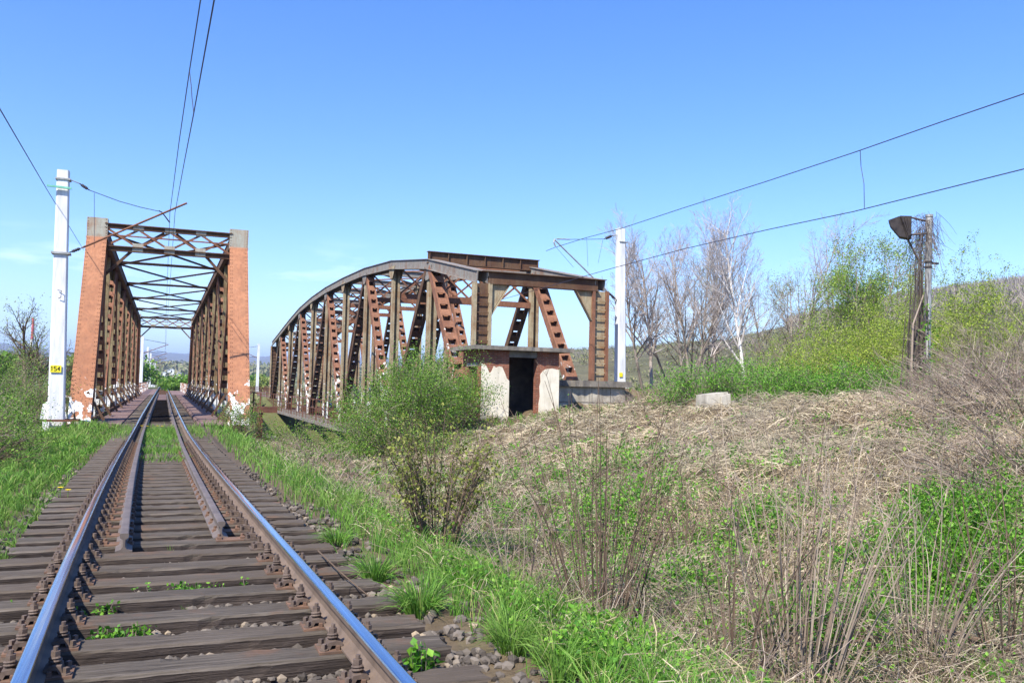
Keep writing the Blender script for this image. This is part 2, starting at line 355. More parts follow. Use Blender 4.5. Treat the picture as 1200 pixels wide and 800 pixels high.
# brick with lost plaster
M = Mat('bare_brick', .95, 0, .15); geo = M.n('ShaderNodeNewGeometry'); sp = M.n('ShaderNodeSeparateXYZ'); M.l(geo.outputs['Position'], sp.inputs[0])
cb = M.n('ShaderNodeCombineXYZ'); M.l(M.math('ADD', sp.outputs['X'], sp.outputs['Y']), cb.inputs['X']); M.l(sp.outputs['Z'], cb.inputs['Y'])
bt = M.n('ShaderNodeTexBrick'); M.l(cb.outputs[0], bt.inputs['Vector'])
for k_, v_ in (('Scale', 1.0), ('Brick Width', .26), ('Row Height', .075), ('Mortar Size', .008), ('Color1', lin(150, 88, 66)), ('Color2', lin(122, 68, 52)), ('Mortar', lin(150, 130, 110))): bt.inputs[k_].default_value = v_
c = M.mix(M.ramp(M.noise(M.coords(), 3, 6), [(.45, 0.0), (.7, .7)]), bt.outputs['Color'], lin(104, 74, 60))
M.color(c); M.bump(M.math('ADD', M.math('MULTIPLY', bt.outputs['Fac'], -1.0), M.noise(M.coords(), 20, 4)), .7, .012); m_brick = M.m
M = Mat('cracked_lime_plaster', .95, 0, .15); p = M.coords()
c = M.ramp(M.noise(p, 1.5, 7, .6), [(.3, lin(206, 196, 172)), (.7, lin(232, 224, 204))])
c = M.mix(M.ramp(M.noise(M.coords('pos', (4, 4, .5)), 1.6, 5), [(.5, 0.0), (.75, .55)]), c, lin(150, 138, 116)); M.color(c)
M.bump(M.noise(p, 14, 6), .4, .01); m_plaster = M.m
m_shade_lining = simple('shade_dark_plaster', lin(40, 36, 33), lin(92, 82, 72), 1.6, 7, .95, .5)  # plaster darkened so its colour carries the shade inside the hut
# ground
M = Mat('earth_with_dead_thatch', .97, 0, .1); p = M.coords(); far = M.n('ShaderNodeSeparateXYZ'); M.l(M.n('ShaderNodeNewGeometry').outputs['Position'], far.inputs[0])
c = M.ramp(M.noise(p, .7, 8, .65), [(.3, lin(84, 72, 56)), (.55, lin(116, 102, 80)), (.8, lin(96, 102, 58))])
c = M.mix(M.ramp(M.noise(p, 9, 6, .7), [(.4, 0.0), (.7, .7)]), c, lin(84, 70, 54))
fc = M.ramp(M.noise(p, .012, 6, .6), [(.35, lin(70, 84, 44)), (.5, lin(92, 98, 56)), (.65, lin(116, 110, 74))])
fc = M.mix(M.ramp(M.noise(p, .22, 7, .7), [(.38, 0.0), (.66, .85)]), fc, lin(66, 74, 42))
c = M.mix(M.math('MULTIPLY', M.math('SUBTRACT', far.outputs['Y'], 60.0), .02, True), c, fc)
ax = M.math('ABSOLUTE', M.math('SUBTRACT', far.outputs['X'], 0.1)); tr = M.math('SUBTRACT', 1.0, M.math('MULTIPLY', M.math('SUBTRACT', ax, 1.25), 3.0, True), True)
bal = M.ramp(M.noise(p, 16, 6, .7), [(.3, lin(62, 54, 48)), (.7, lin(112, 100, 88))])
c = M.mix(tr, c, bal)
M.color(c); M.bump(M.noise(p, 12, 7, .7), .8, .05); m_ground = M.m

# ------------------------------------------------------------------ the lie of the land
def sstep(a, b, x): t = np.clip((np.asarray(x, float)-a)/(b-a), 0, 1); return t*t*(3-2*t)
def xc(Y): return -.08+.456*np.exp(-np.maximum(np.asarray(Y, float), -3)/12.4)
def zr(Y): return -.26*sstep(3, 30, Y)
ZB = -.26
def vnoise(X, Y, s, seed=0):
    o = seed*1.7
    return (np.sin(X*s+o+1.3*np.sin(Y*s*.7+o))+np.sin(Y*s*1.1-o+1.7*np.sin(X*s*.6+2*o))+np.sin((X+Y)*s*.73+3*o)+np.sin((X-1.3*Y)*s*1.63+o*5))/4
def gh(X, Y):
    """ground height"""
    X = np.asarray(X, float); Y = np.asarray(Y, float)
    dx = X-xc(Y); bed = zr(Y)-.285; dxs = dx-2.2*sstep(12, 21, Y)*sstep(4, 8, dx)
    prof = np.interp(dxs, [-60, -14, -9, -6.5, -4.2, -2.4, -1.55, -1.15, 1.15, 1.55, 2.3, 3.4, 5.2, 7.0, 9.0, 11.0, 12.6, 14, 24, 32, 60],
                     [-3.6, -3.2, -2.6, -1.6, -.25, .10, .08, .02, .02, .09, -.06, -.42, -.42, -.12, .42, .95, 1.30, 1.42, 1.35, .6, .2])
    z = bed+prof
    # towards the abutments the strip between the lines sinks, the old platform rises round the hut
    s = sstep(14, 32, Y)*np.interp(dx, [2, 4, 6, 7.2, 8.6, 10.5], [0, -.15, -.55, -.55, -.05, 0]); z = z+s
    z = z+sstep(24, 29, Y)*np.interp(dx, [9.5, 11.2, 15.4, 16.5, 19], [0, -.20, -.55, -.62, -.45])*(1-sstep(34.2, 34.9, Y))
    z = z+sstep(34.2, 34.9, Y)*np.interp(dx, [15.5, 16.2, 26], [0, .45, .3])*(1-sstep(60, 70, Y))
    n_ = .05*np.sin(1.9*X+.7*Y+1.1)+.045*np.sin(2.7*Y-1.3*X)+.03*np.sin(4.9*X+3.1*Y)+.02*np.sin(9.1*X-5.3*Y+2)
    z = z+n_*np.clip((np.abs(dx)-1.5)/1.2, 0.04, 1)*(1+.6*sstep(2, 4, dx))
    hm_ = sstep(2.6, 4.2, dx)*(1-sstep(30, 36, Y))*(1-sstep(28, 40, X)); z = z+hm_*(.10*vnoise(X, Y, 1.25, 11)+.07*vnoise(X, Y, 2.9, 12)+.03*vnoise(X, Y, 6.5, 13))
    # the river valley under the bridges
    ch = sstep(37.0, 45, Y-.9*np.clip(X-16, 0, 8))*(1-sstep(97, 105, Y))*(1-sstep(19, 27, X))
    z = z*(1-ch)+(-7.2)*ch
    # beyond the river: a low plain with the line on a bank
    fl = sstep(104, 112, Y); bank = np.maximum(np.interp(np.abs(X), [0, 3.2, 8], [1, 1, 0]), .9*np.interp(np.abs(X-15.9), [0, 3.5, 8], [1, 1, 0]))
    pl = -3.0+bank*2.45
    pl = np.where(Y > 235, pl-np.minimum((Y-235)*.012, 6)*bank, pl)
    z = z*(1-fl)+pl*fl
    out = sstep(28, 60, X)*(1-fl); z = z*(1-out)+(-.3)*out
    R_ = np.hypot(X, Y); z = z-sstep(300, 1500, R_)*14
    return z

# ------------------------------------------------------------------ ground sheet, water, hills
def axis(a, b, step, far, growth=1.16):
    c = list(np.arange(a, b+1e-6, step)); s_ = step; x = c[-1]
    while x < far: s_ *= growth; x += s_; c.append(x)
    s_ = step; x = c[0]
    while x > -far: s_ *= growth; x -= s_; c.insert(0, x)
    return np.array(c)
gx = axis(-9, 24, .22, 9000); gy = axis(1.5, 40, .25, 9000)
GX, GY = np.meshgrid(gx, gy); GZ = gh(GX, GY)
mb = MB(); nx, ny = len(gx), len(gy); i = np.arange(ny-1)[:, None]*nx+np.arange(nx-1)[None]
mb.add(np.stack([GX, GY, GZ], -1), np.stack([i, i+1, i+nx+1, i+nx], -1).reshape(-1, 4))
structure(mb.build('ground', m_ground, smooth=True))
mb = MB(); mb.quads([[[-60, 39, -6.1], [27, 39, -6.1], [27, 103, -6.1], [-60, 103, -6.1]]])
m_water = simple('river_water', lin(60, 66, 50), lin(74, 80, 62), .3, 3, .12, .15, .05, .5)
structure(mb.build('river', m_water))

def hills(name, angs, elevs, r0, r1, mat, rough, seed, rise_pow=1.0, nr=26, drop=0):
    """a slope seen from the line: ELEVS = height/distance of its crest at compass angles ANGS (degrees right of the track)"""
    rg = np.random.default_rng(seed); na = 260
    A = np.linspace(angs[0], angs[-1], na); E_ = np.interp(A, angs, elevs)
    ph = rg.uniform(0, 6.28, 8); fr = np.array([.9, 1.7, 2.9, 4.6, 7.3, 11.5, 18, 29])
    E_ = E_+sum(rough*np.sin(f_*A*.35+p_)/(k_+1.5) for k_, (f_, p_) in enumerate(zip(fr, ph)))
    T = np.concatenate([np.linspace(0, 1, nr), [1.12, 1.3]]); V = []
    for t in T:
        R_ = r0+(r1-r0)*t; h = (E_*r1)*(min(t, 1)**rise_pow) if t <= 1 else E_*r1*(1-(t-1)*1.4)
        lump = .012*r1*E_*np.sin(A*1.3+t*9)*np.sin(t*17+A*.6)*(0.25 < t < 1)
        V.append(np.stack([R_*np.sin(np.radians(A)), R_*np.cos(np.radians(A)), -16+drop+h+lump+(16 if t > .02 else 0)*min(t*4, 1)], -1))
    V = np.array(V); k_ = len(T); j = np.arange(k_-1)[:, None]*na+np.arange(na-1)[None]
    b_ = MB(); b_.add(V, np.stack([j, j+1, j+na+1, j+na], -1).reshape(-1, 4))
    return structure(b_.build(name, mat, smooth=True)), V
M = Mat('wooded_hill', .97, 0, .1); p = M.coords()
c = M.ramp(M.noise(p, .006, 8, .68), [(.34, lin(104, 106, 70)), (.5, lin(126, 120, 90)), (.62, lin(142, 132, 112))])
c = M.mix(M.ramp(M.noise(p, .06, 6, .7), [(.35, 0.0), (.7, .7)]), c, lin(78, 72, 56))
M.color(c); M.bump(M.noise(p, .09, 6, .75), 1.0, 6.0); m_hill = M.m
M = Mat('green_brown_slope', .97, 0, .1); p = M.coords()
c = M.ramp(M.noise(p, .012, 8, .68), [(.34, lin(84, 102, 52)), (.5, lin(118, 122, 78)), (.66, lin(146, 138, 104))])
c = M.mix(M.ramp(M.noise(p, .12, 6, .7), [(.4, 0.0), (.7, .6)]), c, lin(70, 76, 44)); M.color(c); M.bump(M.noise(p, .1, 6, .75), .8, 4.0); m_slope = M.m
hill_o, HV = hills('hillside', [17, 22, 26, 31, 36, 42, 47, 50, 54, 64, 75], [.030, .036, .046, .054, .062, .083, .103, .112, .116, .122, .10], 160, 900, m_hill, .0016, 3, .9)
low_o, LV = hills('low_hills', [-30, -14, -8, -3, 2, 7, 12, 20, 26], [.030, .024, .016, .013, .014, .012, .014, .022, .03], 700, 2600, m_slope, .0012, 5, .8, 20)
mt_o, MV = hills('mountains', [-34, -20, -14, -9, -4, 0, 4, 8, 14, 24, 40], [.040, .034, .030, .032, .029, .031, .027, .030, .032, .036, .05], 3600, 7000, m_hill, .0022, 9, .8, 16)

# ------------------------------------------------------------------ the railway line
def rail_mesh(mb, y0, y1, xoff, zoff, steps, head_mi=1, xf=None, scale=1.0):
    s_ = scale
    half = [(.0335, .0), (.0335, -.012), (.0310, -.036), (.0100, -.050), (.0075, -.075), (.0085, -.105), (.022, -.126), (.0625, -.139), (.0625, -.149)]
    topc = [(.0335, -.010), (.0300, -.0035), (.0240, -.001), (.012, 0), (-.012, 0), (-.024, -.001), (-.030, -.0035), (-.0335, -.010)]
    prof = [(x*s_, z*s_) for x, z in topc]+[(-x*s_, z*s_) for x, z in half[2:]]+[(x*s_, z*s_) for x, z in half[2:][::-1]]
    k_ = len(prof); Ys = np.linspace(y0, y1, steps) if np.isscalar(steps) else np.asarray(steps)
    X_ = (xf(Ys) if xf else xc(Ys)+xoff); Z_ = zr(Ys)+zoff-np.where(Ys > 235, (Ys-235)*.012, 0)
    P = np.array(prof); V = np.stack([X_[:, None]+P[None, :, 0], np.repeat(Ys[:, None], k_, 1), Z_[:, None]+P[None, :, 1]], -1)
    n_ = len(Ys); o = mb.n
    mb.v.append(V.reshape(-1, 3)); mb.n += n_*k_
    ii = np.arange(n_-1)[:, None]*k_
    for j in range(k_):
        j2 = (j+1) % k_
        f = np.stack([ii[:, 0]+j, ii[:, 0]+k_+j, ii[:, 0]+k_+j2, ii[:, 0]+j2], -1)+o
        mb.f.append(f); mb.m.append(np.full(len(f), head_mi if j < 7 else 0))
    mb.f.append(np.array([list(range(k_))])+o); mb.m.append(np.array([0]))
    mb.f.append(np.array([list(range(k_))[::-1]])+o+(n_-1)*k_); mb.m.append(np.array([0]))
Ys = np.concatenate([np.arange(-1.5, 30, .4), np.arange(30, 110, 4), np.arange(110, 420, 12)])
for sgn, lb in ((-1, 'polished running rail on the left of the track, bright blue sheen on its head'), (1, 'polished running rail on the right of the track, nearest the grass bank')):
    mb = MB(); rail_mesh(mb, 0, 0, sgn*.752, 0, Ys)
    tag(mb.build('running_rail', [m_railside, m_head], origin=(xc(3)+sgn*.752, 3, 0), smooth=False), lb, 'rail', 'rails of the track')
# guard rails between the running rails, from their cut ends on to the bridge
gL = at_z(145, 641, -.15); gR = at_z(259, 625, -.15)
def guard_x(y0, x0, sgn):
    def f(Y):
        t = np.clip((Y-y0)/(27-y0), 0, 1); far_ = xc(Y)+sgn*.47
        return far_+(x0-(xc(y0)+sgn*.47))*(1-t)
    return f
for sgn, g0, lb in ((-1, gL, 'dull brown guard rail inside the left running rail, its cut end facing the viewer'), (1, gR, 'dull brown guard rail inside the right running rail, ending at a dark plate')):
    mb = MB(); ys = np.concatenate([np.arange(g0[1], 30, .5), np.arange(30, 112, 4.)])
    rail_mesh(mb, 0, 0, 0, -.012, ys, 0, guard_x(g0[1], g0[0], sgn), 1.06)
    tag(mb.build('guard_rail', [m_guard], origin=(g0[0], g0[1], -.1)), lb, 'guard rail', 'guard rails of the track')

# sleepers: four weathered timbers, shared; copies of thing and parts
rs = np.random.default_rng(11)
def sleeper_mesh(mb, seed, ln=2.56, wd=.245, h=.17):
    rg = np.random.default_rng(seed); n_ = 34; xs = np.linspace(-ln/2, ln/2, n_)
    ring = np.array([(-.5, -1), (.5, -1), (.5, -.45), (.495, -.08), (.44, 0), (.2, .0), (-.05, 0), (-.25, 0), (-.44, 0), (-.495, -.08), (-.5, -.45)])
    k_ = len(ring); V = np.zeros((n_, k_, 3)); ph = rg.uniform(0, 6, 6)
    for a_, x in enumerate(xs):
        w_ = wd*(1+.03*math.sin(2*x+ph[0])); off = .008*math.sin(1.7*x+ph[1]); sag = -.006*math.sin(2.3*x+ph[2])**2
        V[a_, :, 0] = x; V[a_, :, 1] = ring[:, 0]*w_+off+rg.normal(0, .0025, k_); V[a_, :, 2] = ring[:, 1]*h+sag*.5+rg.normal(0, .0014, k_)
        if rg.random() < .16: q_ = rg.choice([3, 4, 8, 9]); V[a_, q_, 2] -= rg.uniform(.006, .022); V[a_, q_, 1] *= rg.uniform(.88, 1)
    V[0, :, 0] += rg.normal(0, .01, k_); V[-1, :, 0] += rg.normal(0, .01, k_)
    i_ = np.arange(n_-1)[:, None]*k_; j = np.arange(k_)[None]; j2 = (j+1) % k_
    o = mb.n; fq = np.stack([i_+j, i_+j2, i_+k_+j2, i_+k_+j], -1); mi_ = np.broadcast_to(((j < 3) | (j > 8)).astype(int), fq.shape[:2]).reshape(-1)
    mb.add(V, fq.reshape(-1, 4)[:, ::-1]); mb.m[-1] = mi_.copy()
    mb.f.append(np.array([list(range(k_))])+o); mb.m.append(np.array([0])); mb.f.append(np.array([list(range(k_))[::-1]])+o+(n_-1)*k_); mb.m.append(np.array([0]))
RT = -.162                                   # top of the sleepers below the rail head
def fastening(parent, xs_, detailed):
    """ribbed base plate; on either side of the rail a hook bolt with nut, spring washer and clamp, and two screws"""
    o_ = ORG[parent.name]
    b_ = MB(); b_.box(xs_-.175, xs_+.175, -.085, .085, -.001, .013)
    for s_ in (-1, 1): b_.box(xs_+s_*.0665, xs_+s_*.085, -.07, .07, .013, .034)
    if not detailed:
        for s_ in (-1, 1):
            x = xs_+s_*.098; b_.box(x-.03, x+.03, -.045, .045, .013, .055); b_.tube([[x, 0, .055], [x, 0, .105]], .017, 6)
            b_.tube([[xs_+s_*.145, .045, .013], [xs_+s_*.145, .045, .05]], .018, 6); b_.tube([[xs_+s_*.145, -.045, .013], [xs_+s_*.145, -.045, .05]], .018, 6)
    pl = b_.build('base_plate', m_plate if detailed else m_fast, parent)
    if not detailed: return
    for s_ in (-1, 1):
        x = xs_+s_*.094
        b_ = MB(); b_.prism([[x-s_*.045, -.05, .022], [x-s_*.045, -.05, .042], [x-s_*.01, -.05, .056], [x+s_*.03, -.05, .052], [x+s_*.038, -.05, .014], [x+s_*.022, -.05, .014], [x+s_*.012, -.05, .034], [x-s_*.02, -.05, .034]], [0, .1, 0])
        b_.build('rail_clamp', m_fast, pl)
        b_ = MB(); t_ = np.linspace(0, 2*math.pi*1.9, 26)
        b_.tube(np.stack([x+.024*np.cos(t_), .024*np.sin(t_), .058+.028*t_/t_[-1]], -1), .0075, 5); b_.build('spring_washer', m_fast, pl)
        b_ = MB(); b_.tube([[x, 0, .05], [x, 0, .135]], .0115, 8); b_.tube([[x, 0, .088], [x, 0, .115]], .0225, 6); b_.build('hook_bolt', m_fast, pl)
        for q in (-.05, .05):
            xx = xs_+s_*.147; b_ = MB(); b_.tube([[xx, q, .012], [xx, q, .02]], .024, 8); b_.tube([[xx, q, .02], [xx, q, .046]], .0155, 4); b_.build('coach_screw', m_fast, pl)
protos = {}
def sleeper_proto(kind_, v):
    mb = MB(); sleeper_mesh(mb, 100+v)
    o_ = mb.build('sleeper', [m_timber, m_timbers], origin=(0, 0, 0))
    if kind_ != 'bare':
        for s_ in (-1, 1): fastening(o_, s_*.752, kind_ == 'full')
    if kind_ == 'simple' :
        for s_ in (-1, 1):
            b_ = MB(); b_.box(s_*.47-.13, s_*.47+.13, -.08, .08, -.001, .011)
            for q in (-.1, .1): b_.tube([[s_*.47+q, .03, .01], [s_*.47+q, .03, .05]], .017, 6); b_.box(s_*.47+q-.02, s_*.47+q+.02, -.04, .02, .01, .03)
            b_.build('guard_rail_plate', m_plate, o_)
    return o_
special = {2: 'weathered sleeper at the very bottom edge of the picture', 5: 'cracked sleeper with a green leafy weed against its front near the left rail',
           6: 'grey sleeper just behind the leafy weed by the left rail', 7: 'sleeper behind the patch of small green weeds in the middle of the track'}
Yl = list(np.arange(2.05, 36.0, .515)); Yl = [y+rs.uniform(-.03, .03) for y in Yl]
Yb = list(np.arange(36.6, 104.8, .62))
NS = 0
for k_, y in enumerate(Yl+Yb):
    kind_ = 'full' if y < 7.6 else 'plain' if y < gR[1]-.2 else 'simple' if y < 24 else 'bare'
    v = int(rs.integers(0, 4)); key = (kind_, v)
    new = key not in protos
    if new: protos[key] = sleeper_proto(kind_, v); o_ = protos[key]
    else: o_ = copy_tree(protos[key])
    off = .05+rs.uniform(-.10, .04) if y < 36 else 0
    o_.location = (xc(y), y, zr(y)+RT); o_.rotation_euler = (0, 0, rs.uniform(-.016, .016) if y < 36 else 0)
    if y < gR[1]-.1: lb = 'weathered dark timber sleeper in the open foreground before the guard rails begin'; g_ = 'foreground sleepers'
    elif y < 36: lb = 'weathered timber sleeper under running rails and guard rails on the approach to the bridge'; g_ = 'sleepers of the bridge approach'
    else: lb = 'small dark sleeper carrying the rails inside the left bridge'; g_ = 'sleepers on the bridge'
    tag(o_, lb, 'sleeper', g_)
    NS += 1
print('sleepers', NS)

# ballast: loose stones between and beside the sleepers
def stones(n_, fn, seed, smin, smax):
    rg = np.random.default_rng(seed)
    ico = np.array([(0, 0, 1), (.894, 0, .447), (.276, .851, .447), (-.724, .526, .447), (-.724, -.526, .447), (.276, -.851, .447), (.724, .526, -.447), (-.276, .851, -.447), (-.894, 0, -.447), (-.276, -.851, -.447), (.724, -.526, -.447), (0, 0, -1)])
    fc_ = np.array([(0, 1, 2), (0, 2, 3), (0, 3, 4), (0, 4, 5), (0, 5, 1), (1, 6, 2), (2, 7, 3), (3, 8, 4), (4, 9, 5), (5, 10, 1), (2, 6, 7), (3, 7, 8), (4, 8, 9), (5, 9, 10), (1, 10, 6), (6, 11, 7), (7, 11, 8), (8, 11, 9), (9, 11, 10), (10, 11, 6)])
    c_ = fn(rg, n_); n_ = len(c_)
    sz = rg.uniform(smin, smax, (n_, 1, 1))*rg.uniform(.65, 1.25, (n_, 1, 3))
    V = ico[None]*rg.uniform(.75, 1.2, (n_, 12, 1))*sz
    an = rg.uniform(0, 6.28, n_); ca, sa = np.cos(an)[:, None], np.sin(an)[:, None]
    V = np.stack([V[..., 0]*ca-V[..., 1]*sa, V[..., 0]*sa+V[..., 1]*ca, V[..., 2]*.8], -1)+c_[:, None]
    b_ = MB(); b_.add(V, (np.arange(n_)[:, None, None]*12+fc_[None]).reshape(-1, 3)); return b_
YL = np.array(Yl)
def between(rg, n_):
    y = 1.8+15*rg.random(n_)**1.5; x = rg.uniform(-1.45, 1.45, n_)
    d = np.min(np.abs(y[:, None]-YL[None]), 1); k_ = d > .115
    y, x = y[k_], x[k_]; X_ = x+xc(y)
    return np.stack([X_, y, np.maximum(gh(X_, y), zr(y)+RT-.15)+.004+.03*rg.random(len(y))], -1)
tag(stones(15000, between, 5, .014, .040).build('ballast', m_stone), 'grey brown ballast stones lying between the sleepers', 'ballast', kind='stuff')
def shoulder(rg, n_):
    y = 2+9*rg.random(n_)**1.5; x = np.where(rg.random(n_) < .8, rg.uniform(1.2, 1.75, n_), rg.uniform(-1.7, -1.2, n_)); X_ = x+xc(y)
    return np.stack([X_, y, gh(X_, y)+.008], -1)
tag(stones(650, shoulder, 6, .015, .045).build('loose_gravel', m_stone), 'loose stones beside the sleeper ends by the grass', 'gravel', kind='stuff')

# ------------------------------------------------------------------ the bridge in use (left)
BX, BY0, BY1, NP = 2.95, 36.6, 104.6, 12
PL = (BY1-BY0)/NP
ZBOT, ZTOP0, ZTOP1 = -.42, 7.42, 8.02
br = thing('truss_bridge', 'orange rusty through truss bridge with flat top that the track runs into', 'bridge', (0, BY0, ZB-.2))
def bp(nm, mb_, m_): return mb_.build(nm, m_, br)
def ladder(mb_, p0, p1, wx=.46, dep=.34, pitch=.80, t=.07, bat=.28, solid=0):
    """two channels side by side in X joined by batten plates on both faces"""
    p0 = np.asarray(p0, float); p1 = np.asarray(p1, float); d = p1-p0; ln = np.linalg.norm(d); d /= ln
    for s_ in (-1, 1):
        o_ = np.array([s_*(wx/2-t/2), 0, 0]); mb_.beam(p0+o_, p1+o_, t, dep, side=(1, 0, 0))
    nrm_ = np.cross(d, [1, 0, 0]); nrm_ /= np.linalg.norm(nrm_)
    for q in np.arange(pitch*.6, ln-pitch*.4, pitch):
        for s_ in (-1, 1):
            c_ = p0+d*q+nrm_*s_*(dep/2-.012); mb_.beam(c_-d*bat/2, c_+d*bat/2, wx-2*t-.004, .02, side=(1, 0, 0))
def isect(mb_, p0, p1, wx=.42, dep=.34):
    p0 = np.asarray(p0, float); p1 = np.asarray(p1, float)
    for s_ in (-1, 1):
        o_ = np.array([s_*(wx/2-.02), 0, 0]); mb_.beam(p0+o_, p1+o_, .04, dep, side=(1, 0, 0))
        for q in (-1, 1):
            o2 = np.array([s_*(wx/2-.095), q*(dep/2-.02), 0]); mb_.beam(p0+o2, p1+o2, .11, .03, side=(1, 0, 0))
    mb_.beam(p0, p1, wx-.085, .025, side=(1, 0, 0))
def rivets(mb_, p0, p1, side, nrm_, offs, pitch, r=.021):
    p0 = np.asarray(p0, float); p1 = np.asarray(p1, float); d = p1-p0; ln = np.linalg.norm(d); d /= ln
    for o_ in offs:
        for q in np.arange(pitch/2, ln, pitch): mb_.dome(p0+d*q+np.asarray(side)*o_, r, nrm_, 1)
for s_ in (-1, 1):
    X_ = s_*BX
    for ya, yb, fr in ((BY0, BY0+4.35, 1), (BY1, BY1-4.35, 0)):
        # end post: inclined box with a wide cover plate, upright cap on top
        b_ = MB(); pa = np.array([X_, ya, ZBOT-.1]); pb = np.array([X_, yb, ZTOP0])
        d = pb-pa; d /= np.linalg.norm(d); nrm_ = np.array([0, -d[2], d[1]]) if fr else np.array([0, d[2], d[1]*-1]); nrm_ *= np.sign(-nrm_[1]) if fr else np.sign(nrm_[1])
        b_.beam(pa, pb, .80, .03, side=(1, 0, 0))
        for q in (-1, 1):
            o_ = np.array([q*.33, 0, 0])-nrm_*.27; b_.beam(pa+o_, pb+o_, .05, .50, side=(1, 0, 0))
            o_ = np.array([q*.37, 0, 0])-nrm_*.53; b_.beam(pa+o_, pb+o_, .13, .03, side=(1, 0, 0))
        if fr: rivets(b_, pa+nrm_*.015, pb+nrm_*.015, (1, 0, 0), nrm_, (-.36, -.29, .29, .36), .20)
        bp('end_post', b_, [m_orange, m_rivet])
        b_ = MB(); y_a, y_b = (yb-.02, yb+.5) if fr else (yb-.5, yb+.02)
        b_.box(X_-.41, X_+.41, y_a, y_b, ZTOP0-.05, ZTOP1+.22)
        if fr:
            rivets(b_, (X_, y_a, ZTOP0-.02), (X_, y_a, ZTOP1+.2), (1, 0, 0), (0, -1, 0), (-.36, .36), .12)
            b_.box(X_-.43, X_+.43, y_a-.02, y_a+.02, ZTOP0-.08, ZTOP0-.03)
        bp('post_cap', b_, [m_greycap, m_rivet])
    b_ = MB(); y_a, y_b = BY0+4.8, BY1-4.8
    b_.box(X_-.33, X_+.33, y_a, y_b, ZTOP1-.03, ZTOP1); 
    for q in (-.26, .26): b_.box(X_+q-.03, X_+q+.03, y_a, y_b, ZTOP0, ZTOP1-.032); b_.box(X_+q*1.15-.09, X_+q*1.15+.09, y_a, y_b, ZTOP0-.022, ZTOP0-.002)
    bp('top_chord', b_, m_brown)
    b_ = MB()
    for q in (-.22, .22): b_.box(X_+q-.04, X_+q+.04, BY0, BY1, -1.0, ZBOT)
    b_.box(X_-.30, X_+.30, BY0-.01, BY1+.01, -1.03, -1.001); bp('bottom_chord', b_, m_brown)
    for k_ in range(1, NP):
        y = BY0+k_*PL; b_ = MB(); isect(b_, (X_, y, ZBOT), (X_, y, ZTOP0), .36, .28); bp('vertical_post', b_, m_olive)
    # a slim upright right behind the end post
    b_ = MB(); isect(b_, (X_, BY0+2.4, ZBOT), (X_, BY0+2.4, 2.6), .46, .3); bp('stub_post', b_, m_olive)
    for k_ in range(1, NP-1):
        ya, yb = BY0+k_*PL, BY0+(k_+1)*PL
        b_ = MB()
        if k_ % 2 == 1: ladder(b_, (X_, ya+.15, ZTOP0), (X_, yb-.1, ZBOT), .46, .34)
        else: ladder(b_, (X_, ya+.1, ZBOT), (X_, yb-.15, ZTOP0), .42, .30)
        bp('diagonal', b_, m_rust)
    for k_ in range(0, NP):
        y = BY0+k_*PL+(.9 if k_ == 0 else 0); b_ = MB()
        b_.beam((s_*2.12, y-.22, -.38), (s_*(BX-.2), y-.22, .72), .13, .10, side=(0, 1, 0))
        bp('knee_bracket', b_, m_brown)
# portal and sway frames
def portal(y, zlo, zhi, full):
    for z_, h_ in ((zhi, .16), (zlo, .18)):
        b_ = MB(); b_.box(-BX+.3, BX-.3, y-.13, y+.13, z_-.02, z_+.02); b_.box(-BX+.3, BX-.3, y-.015, y+.015, z_-h_, z_-.022); b_.box(-BX+.3, BX-.3, y-.09, y+.09, z_-h_-.03, z_-h_-.002)
        bp('portal_strut', b_, m_brown)
    xs_ = np.linspace(-BX+.35, BX-.35, 5)
    for a_ in range(4):
        for za, zb in ((zlo, zhi-.18), (zhi-.18, zlo)):
            b_ = MB(); b_.beam((xs_[a_], y+(.03 if za < zb else -.03), za), (xs_[a_+1], y+(.03 if za < zb else -.03), zb), .05, .09, side=(0, 1, 0)); bp('lattice_bar', b_, m_rust)
    for a_ in (1, 2, 3):
        for za, zb in ((zlo-.16, zlo+.18), (zhi-.25, zhi-.02)): b_ = MB(); b_.box(xs_[a_]-.22, xs_[a_]+.22, y-.06, y-.045, za, zb); bp('gusset_plate', b_, m_greycap)
    b_ = MB(); b_.box(-BX+.3, BX-.3, y-.02, y+.02, (zlo+zhi)/2-.03, (zlo+zhi)/2+.03); bp('tie_bar', b_, m_rust)
    for s_ in (-1, 1):
        b_ = MB(); b_.beam((s_*1.5, y+.06, zlo-.1), (s_*(BX-.3), y+.06, zlo-1.35), .10, .12, side=(0, 1, 0)); bp('knee_brace', b_, m_brown)
        if full:
            b_ = MB(); b_.beam((s_*.25, y+.12, zhi-.2), (s_*1.5, y+.12, zlo-.1), .08, .10, side=(0, 1, 0)); bp('long_brace', b_, m_brown)
portal(BY0+4.42, 7.05, 8.02, True); portal(BY1-4.42, 7.05, 8.02, False)
for k_ in range(1, NP):
    y = BY0+k_*PL
    if 1 < k_ < NP-1 and k_ % 2:
        b_ = MB(); b_.box(-BX+.3, BX-.3, y-.07, y+.07, ZTOP1-.05, ZTOP1-.02); b_.box(-BX+.3, BX-.3, y-.012, y+.012, ZTOP1-.17, ZTOP1-.052); bp('cross_strut', b_, m_brown)
    if k_ < NP-1 and k_ % 2:
        for q in (-1, 1):
            b_ = MB(); zz = ZTOP1-.2+q*.03
            b_.beam((-q*(BX-.3), y+.1, zz), (q*(BX-.3), y+2*PL-.1, zz), .13, .02); b_.beam((-q*(BX-.3), y+.1, zz-.05), (q*(BX-.3), y+2*PL-.1, zz-.05), .02, .07)
            bp('lateral_brace', b_, m_brown)
for k_ in range(NP+1):
    y = BY0+k_*PL; b_ = MB(); b_.box(-BX+.28, BX-.28, y-.12, y+.12, -1.0, -.64); bp('floor_beam', b_, m_brown)
